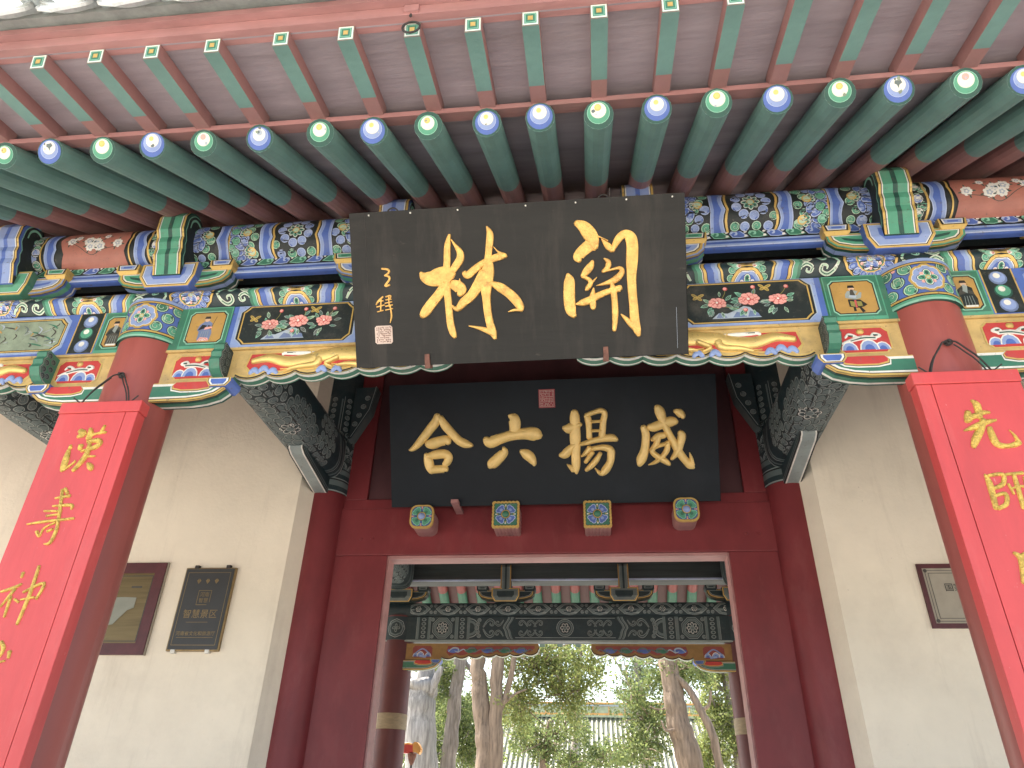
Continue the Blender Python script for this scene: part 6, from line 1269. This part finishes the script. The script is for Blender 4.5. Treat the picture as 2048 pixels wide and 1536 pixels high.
t = thing('wall_plaque', 'pale stone plaque in a thin dark red frame partly behind the right front column', 'plaque', (wl(3.0), YW, 2.8), 'plaques on the cream walls')
xa, za, zb = wl(2.742), zl_(2.806), zl_(3.268); xb = xa+.68
mb = MB()
for (a, b, c, d) in ((xa, xb, zb-.032, zb), (xa, xb, za, za+.032), (xa, xa+.030, za+.032, zb-.032), (xb-.030, xb, za+.032, zb-.032)): mb.box(a, b, YW-.02, YW-.001, c, d, 'frame_red')
mb.build('frame', t)
mb = MB(); mb.box(xa+.030, xb-.030, YW-.012, YW-.001, za+.032, zb-.032, 'stone_plaque'); o = mb.build('panel', t)
FP = lambda u, v, h: (u, YW-.012-h, v); p = Paint()
for q in (.046, .066):
    for (a, b, c, d) in ((xa+q, xb-q, za+q, za+q+.004), (xa+q, xb-q, zb-q-.004, zb-q), (xa+q, xa+q+.004, za+q, zb-q), (xb-q-.004, xb-q, za+q, zb-q)): p.rect(a, b, c, d, 'stroke_dark')
for (a, b) in ((xa+.05, za+.05), (xa+.05, zb-.05), (xb-.05, za+.05), (xb-.05, zb-.05)): p.circ(a, b, .014, 'stroke_dark', n=8)
p.build('border_lines', FP, o)
for s_, x_, z_, q_, m_ in (('国家级风景区', xa+.34, zb-.175, .062, 'line_black'), ('洛阳关林', xa+.36, zb-.232, .034, 'stroke_dark')): mb = MB(); text_mesh(mb, s_, FP, .003, x_, z_, q_, m_); mb.build('lettering', t)

# ================================================================== BEHIND THE GATE: ORNAMENT, TREES, HALL
t = thing('lantern_bracket', 'red and gold dragon head lantern bracket on a thin rod beside the rear column', 'lantern bracket', (-2.03, 10.0, 0))
mb = MB(); mb.tube([(-2.02, 10.0, 0), (-2.02, 10.0, 2.14)], .012, 'iron', 6); mb.build('rod', t)
mb = MB(); mb.lathe(-2.02, 10.0, [(.012, 2.10), (.03, 2.13), (.055, 2.20), (.06, 2.235), (.02, 2.24)], 'rust', n=14); mb.build('cup', t)
FD = facing(10.0)
mb = MB(); mb.prism([(-2.22, 2.24), (-2.06, 2.235), (-1.98, 2.255), (-1.955, 2.30), (-1.99, 2.345), (-2.05, 2.335), (-2.16, 2.34), (-2.22, 2.33)], FD, -.05, .05, 'red', side='red'); mb.build('body', t)
mb = MB(); mb.prism([(-2.00, 2.250), (-1.955, 2.238), (-1.925, 2.225), (-1.905, 2.25), (-1.90, 2.29), (-1.925, 2.33), (-1.955, 2.36), (-1.985, 2.365), (-2.01, 2.345)], FD, -.055, .055, 'glazed_gold'); relief(mb, [[(-2.15, 2.33, .02), (-2.08, 2.345, .02), (-2.02, 2.335, .02)], [(-1.93, 2.26, .02), (-1.89, 2.285, .012)]], lambda u, v, h: FD(u, v, h+.05), .015, 'glazed_gold'); bevel(mb.build('head', t), .012)

def tree(label, path, rad, bark_, limbs, clumps, leafm, seed, leafsize=.085, n=2600, group='trees behind the gate', cat='tree', name='cypress_tree'):
    """path: trunk points (x,y,z); limbs: [(points, r0, r1)]; clumps: [(x,y,z,rx,ry,rz,weight)]"""
    rnd = random.Random(seed); t = thing(name, label, cat, (path[0][0], path[0][1], 0), group)
    def curvy(pts, r0, r1, nn=14):
        q = catmull([(*a, 0) for a in pts], 6); P = []; Rd = []
        for i, a in enumerate(q):
            f = i/max(1, len(q)-1); jj = r0*.10
            P.append(Vector(a[:3])+Vector((rnd.uniform(-jj, jj), rnd.uniform(-jj, jj), 0))); Rd.append((r0+(r1-r0)*f)*rnd.uniform(.93, 1.07))
        return P, Rd
    mb = MB(); P, Rd = curvy(path, *rad)
    nn = 22; base = len(mb.v); mb.tube(P, Rd, bark_, nn)
    # fluted bark: push alternate columns of vertices in and out
    fl = [rnd.uniform(.86, 1.08) for _ in range(nn)]
    for a in range(len(P)):
        for b in range(nn):
            v = Vector(mb.v[base+a*nn+b]); mb.v[base+a*nn+b] = tuple(P[a]+(v-P[a])*fl[b]*rnd.uniform(.97, 1.03))
    mb.build('trunk', t, smooth=True)
    mb = MB()
    for pts, r0, r1 in limbs:
        P, Rd = curvy(pts, r0, r1); mb.tube(P, Rd, bark_, 9)
    if limbs: mb.build('limbs', t, smooth=True)
    # foliage: leaf-sized faces in sprays grouped into tufts inside each clump
    mb = MB(); k = mb.mi(leafm); tot = sum(c[6] for c in clumps)
    mt = MB()
    for (x, y, z, a, b, c, wgt) in clumps:
        nt_ = max(4, int(n*wgt/tot/30))
        for _ in range(nt_):
            d = Vector((rnd.gauss(0, .52), rnd.gauss(0, .52), rnd.gauss(0, .52)))
            if d.length < .1: d.x += .3
            ctr = Vector((x+d.x*a, y+d.y*b, z+d.z*c)); ax = Vector((d.x, d.y*.6, d.z*.4+rnd.uniform(-.5, .6))).normalized(); tl = rnd.uniform(.18, .42)
            if rnd.random() < .30: mt.tube([Vector((x, y, z)).lerp(ctr, .25), ctr-ax*tl*.2, ctr+ax*tl*.6], [.014, .009, .003], bark_, 4, cap=False)
            for _ in range(30):
                s = rnd.random(); pos = ctr+ax*tl*(s-.4)+Vector((rnd.gauss(0, 1), rnd.gauss(0, 1), rnd.gauss(0, 1)))*.085*(1.1-s*.6)
                u = (ax+Vector((rnd.gauss(0, .7), rnd.gauss(0, .7), rnd.gauss(0, .7)))).normalized(); v = u.cross(Vector((rnd.gauss(0, 1), rnd.gauss(0, 1), rnd.gauss(0, 1)))).normalized()
                l = leafsize*rnd.uniform(.6, 1.35); w_ = l*.36; i = len(mb.v)
                mb.v += [tuple(pos-u*l*.5), tuple(pos+v*w_), tuple(pos+u*l*.6), tuple(pos-v*w_)]; mb.f.append((i, i+1, i+2, i+3)); mb.m.append(k)
    if mt.v: mt.build('twigs', t, kind='stuff')
    mb.build('crown', t, kind='stuff')
    return t
# big trunks seen through the doorway, left to right
tree('thick pale tree whose bark is stripped below a dark hollow, behind the left rear column', [(-3.16, 16, 0), (-3.26, 16, 2.4), (-3.36, 16, 3.6), (-3.36, 16, 4.02)], (.30, .30), 'bark_pale',
     [([(-3.30, 16.05, 3.7), (-3.28, 16.05, 4.4), (-3.1, 16.1, 6.0), (-3.0, 16.2, 8.5)], .215, .12), ([(-3.16, 15.9, 3.75), (-3.02, 15.85, 4.05), (-2.93, 15.85, 4.26)], .11, .05), ([(-3.55, 15.9, 3.8), (-3.66, 15.85, 4.1)], .10, .05)],
     [(-3.46, 17.2, 2.76, 0.4, 0.6, 0.44, 1.0), (-3.18, 17.2, 4.2, 0.35, 0.6, 0.49, 1.0), (-4.64, 17.2, 4.18, 0.35, 0.6, 0.66, 0.8), (-3.2, 17.2, 7.2, 2.2, 1.6, 1.5, .5)], 'leaf_cypress', 21, n=12000, leafsize=0.055)
tree('slender leaning grey trunk left of the forked one', [(-3.02, 17, 0), (-2.91, 17, 2.4), (-2.83, 17, 3.6), (-2.74, 17, 4.9), (-2.5, 17.2, 8)], (.19, .12), 'bark_grey',
     [([(-2.95, 17, 2.75), (-3.25, 16.95, 2.62), (-3.5, 16.9, 2.75)], .045, .02), ([(-2.76, 17, 4.7), (-2.45, 17.0, 4.3), (-2.2, 17.0, 3.7)], .055, .03)],
     [(-3.13, 18.5, 3.39, 0.34, 0.6, 0.66, 1.2), (-2.74, 18.5, 2.97, 0.31, 0.6, 0.53, 1.0), (-3.28, 18.5, 4.74, 0.38, 0.6, 0.35, 0.6), (-2.6, 18, 7.4, 2.0, 1.5, 1.3, .5)], 'leaf_cypress', 22, n=12000, leafsize=0.055)
tree('brown twin trunk forking upward, tallest trunk left of the roof', [(-1.70, 15, 0), (-1.76, 15, 2.35), (-1.84, 15, 3.0), (-1.96, 15, 3.7), (-2.04, 15, 4.5), (-2.1, 15.1, 7.5)], (.225, .11), 'bark_brown',
     [([(-1.60, 14.95, 0), (-1.62, 14.95, 2.5), (-1.62, 14.95, 3.2), (-1.62, 14.95, 4.4), (-1.55, 15, 7.5)], .175, .10), ([(-1.58, 14.95, 3.25), (-1.40, 15.0, 3.75), (-1.28, 15.0, 4.4), (-1.1, 15.1, 5.6)], .06, .05), ([(-1.56, 14.95, 3.35), (-1.30, 15, 3.6), (-1.05, 15.1, 3.72)], .035, .015)],
     [(-0.79, 15.8, 4.29, 0.83, 0.6, 0.45, 2.2), (-1.3, 15.8, 3.61, 0.41, 0.6, 0.48, 1.2), (-0.33, 15.8, 3.76, 0.56, 0.6, 0.48, 1.6), (0.15, 15.8, 4.3, 0.35, 0.6, 0.36, 0.8), (-1.16, 15.8, 4.49, 0.63, 0.6, 0.3, 0.8), (-1.2, 16, 6.0, 1.4, 1.2, .9, .6)], 'leaf_yellow', 23, n=14500, leafsize=0.055)
tree('small bushy tree with a crooked trunk in front of the far roof', [(-1.35, 22, 0), (-1.25, 22, 2.4), (-1.15, 22, 3.2), (-1.0, 22, 3.9)], (.15, .07), 'bark_brown',
     [([(-1.18, 22, 3.0), (-1.5, 22, 3.3), (-1.8, 22, 3.9)], .06, .02), ([(-1.1, 22, 3.4), (-.7, 22, 3.7), (-.4, 22, 4.2)], .06, .02)],
     [(-1.1, 22.0, 3.39, 0.83, 0.9, 0.5, 1.6), (-1.87, 22.0, 3.5, 0.45, 0.9, 0.57, 0.9), (-0.33, 22.0, 3.78, 0.47, 0.9, 0.43, 0.7), (0.46, 22.0, 2.99, 0.64, 0.9, 0.29, 1.2), (-0.49, 22.0, 2.85, 0.54, 0.9, 0.24, 0.6)], 'leaf_cypress', 24, n=10500, leafsize=0.065)
tree('stout brown trunk with ragged bark and a pale leaning limb, nearest the right rear column', [(1.98, 14, 0), (1.86, 14, 2.35), (1.74, 14, 3.0), (1.67, 14, 3.7), (1.62, 14.1, 5.0), (1.5, 14.2, 7.5)], (.235, .13), 'bark_brown',
     [([(1.72, 13.9, 3.80), (1.94, 13.9, 3.58), (2.12, 13.85, 3.2), (2.26, 13.8, 2.85), (2.32, 13.8, 2.3)], .055, .075), ([(2.10, 13.85, 3.22), (2.26, 13.85, 3.32), (2.32, 13.85, 3.55)], .035, .018), ([(1.75, 13.9, 2.95), (1.5, 13.8, 2.9), (1.42, 13.8, 3.05)], .04, .012), ([(1.7, 14, 3.4), (1.45, 14, 3.25), (1.25, 14, 3.3)], .03, .01), ([(1.66, 13.9, 4.5), (1.75, 13.8, 4.1), (1.95, 13.8, 3.95)], .012, .008)],
     [(1.71, 14.6, 3.97, 0.43, 0.6, 0.43, 1.6), (1.27, 14.6, 3.15, 0.38, 0.6, 0.42, 1.5), (1.02, 14.6, 2.65, 0.36, 0.6, 0.28, 1.2), (2.18, 14.6, 4.1, 0.31, 0.6, 0.34, 1.0), (0.94, 14.6, 3.65, 0.24, 0.6, 0.44, 0.5), (1.6, 15, 6.2, 1.6, 1.2, 1.0, .5)], 'leaf_cypress', 25, n=11500, leafsize=0.05)
tree('yellow green tree filling the gap beside the right rear column', [(3.6, 19, 0), (3.5, 19, 3.0), (3.4, 19, 5.5)], (.2, .1), 'bark_grey',
     [([(3.5, 19, 3.2), (3.1, 19, 3.6), (2.7, 19, 3.9)], .06, .02), ([(3.45, 19, 4.2), (2.9, 19, 4.7), (2.4, 19, 5.2)], .06, .02)],
     [(3.14, 19.0, 4.74, 0.48, 0.6, 0.58, 1.3), (3.14, 19.0, 3.74, 0.39, 0.6, 0.61, 1.2), (2.75, 19.0, 2.89, 0.5, 0.6, 0.38, 1.2), (3.47, 19.0, 3.21, 0.34, 0.6, 0.64, 0.8), (3.6, 19, 6.2, 1.2, 1, 1, .5)], 'leaf_yellow', 26, n=15000, leafsize=0.06)
tree('hazy grey green tree high up right of the sky gap', [(1.9, 27, 0), (1.8, 27, 4), (1.7, 27, 9)], (.22, .1), 'bark_grey',
     [([(1.8, 27, 5), (1.2, 27, 6), (.7, 27, 6.8)], .06, .015), ([(1.8, 27, 6), (1.3, 27, 6.8), (.9, 27, 7.6)], .05, .012)],
     [(1.9, 27.0, 6.05, 0.59, 0.9, 0.84, 0.9), (2.56, 27.0, 6.72, 0.87, 0.9, 0.51, 0.7), (1.9, 27, 8.2, 1.2, 1, .8, .5), (1.55, 27.2, 5.2, .5, .8, .5, .5)], 'leaf_dark', 27, n=6500, leafsize=0.075)
tree('dense green tree far behind on the left of the doorway view', [(-6.6, 26, 0), (-6.4, 26, 4), (-6.2, 26, 8)], (.25, .1), 'bark_brown',
     [([(-6.4, 26, 4), (-5.6, 26, 4.8), (-5.0, 26, 5.4)], .06, .02)],
     [(-7.28, 26.0, 4.39, 0.38, 0.9, 1.77, 1.5), (-5.18, 26.0, 4.57, 0.51, 0.9, 1.44, 1.4), (-4.15, 26.0, 4.58, 0.38, 0.9, 0.47, 0.6), (-3.13, 26.0, 4.6, 0.51, 0.9, 1.26, 0.7), (-6.6, 26, 7.0, 1.3, 1, 1.2, .5)], 'leaf_cypress', 28, n=15000, leafsize=0.08)
tree('bare branched tree with fine hanging twigs against the white sky', [(-.9, 30, 0), (-.6, 30, 4), (-.2, 30, 8.6)], (.16, .07), 'bark_grey',
     [([(-.2, 30, 8.2), (.3, 30, 7.9), (.75, 30, 7.1), (1.15, 30, 6.2)], .03, .008), ([(-.25, 30, 8.0), (.15, 29.9, 7.4), (.25, 29.9, 6.7)], .022, .006), ([(.3, 30, 7.9), (.55, 30, 7.4), (.5, 30, 6.8)], .016, .005), ([(-.2, 30, 8.6), (.6, 30, 8.4), (1.4, 30, 7.9)], .03, .008), ([(.6, 30, 8.4), (.8, 30, 7.9), (1.2, 30, 7.7)], .014, .005), ([(.15, 29.9, 7.4), (-.1, 29.9, 7.0), (0, 29.9, 6.5)], .014, .004), ([(.75, 30, 7.1), (.6, 30, 6.7), (.75, 30, 6.4)], .012, .004), ([(1.0, 30, 8.2), (1.0, 30, 7.4), (1.35, 30, 7.0)], .012, .004)],
     [(-.8, 30.4, 7.3, .75, .7, .9, 1.0), (-1.1, 30.4, 8.8, 1.1, .8, .8, .8)], 'leaf_yellow', 29, n=3000, leafsize=.11, name='bare_tree')

hall = thing('great_hall', 'hall with pale green glazed tile roof and gold lined ridge beyond the trees', 'building', (-1, 42, 0))
mb = MB(); mb.sweepx([(35.2, 2.9), (40.0, 6.0), (44.8, 2.9), (44.8, 2.7), (40, 5.7), (35.2, 2.7)], [-13, 11], 'glazed_pale'); mb.build('roof', hall)
mb = MB()
for i in range(104):
    x = -12.9+.23*i; q = [(x, 35.15+4.85*j/6, 2.93+3.08*j/6-.18*math.sin(math.pi*j/6)*0+.0) for j in range(7)]; mb.tube([(p_[0], p_[1], p_[2]-.035) for p_ in q], .08, 'glazed_pale', 8)
mb.build('tile_rows', hall, kind='stuff')
mb = MB(); mb.box(-13, 11, 39.8, 40.2, 6.02, 6.52, 'glazed_green'); o = mb.build('roof_ridge', hall)
for (a, b, m) in ((5.90, 6.00, 'glazed_green'), (6.0, 6.09, 'glazed_gold'), (6.42, 6.46, 'rock_pale'), (6.52, 6.60, 'glazed_gold')):
    mb = MB(); mb.box(-13.1, 11.1, 39.74, 40.26, a, b, m); mb.build('ridge_line', o)
mb = MB()
for i in range(30): mb.box(-12.8+.8*i, -12.76+.8*i, 39.77, 39.79, 6.09, 6.42, 'glazed_gold')
mb.build('ridge_joints', o, kind='stuff')
mb = MB(); mb.box(-12, 10, 37, 43, .3, 2.75, 'door_red'); mb.build('wall', hall)
for i in range(9): mb = MB(); mb.tube([(-11+2.6*i, 36.3, 0), (-11+2.6*i, 36.3, 2.9)], .2, 'column_red', 14); mb.build('column', hall)
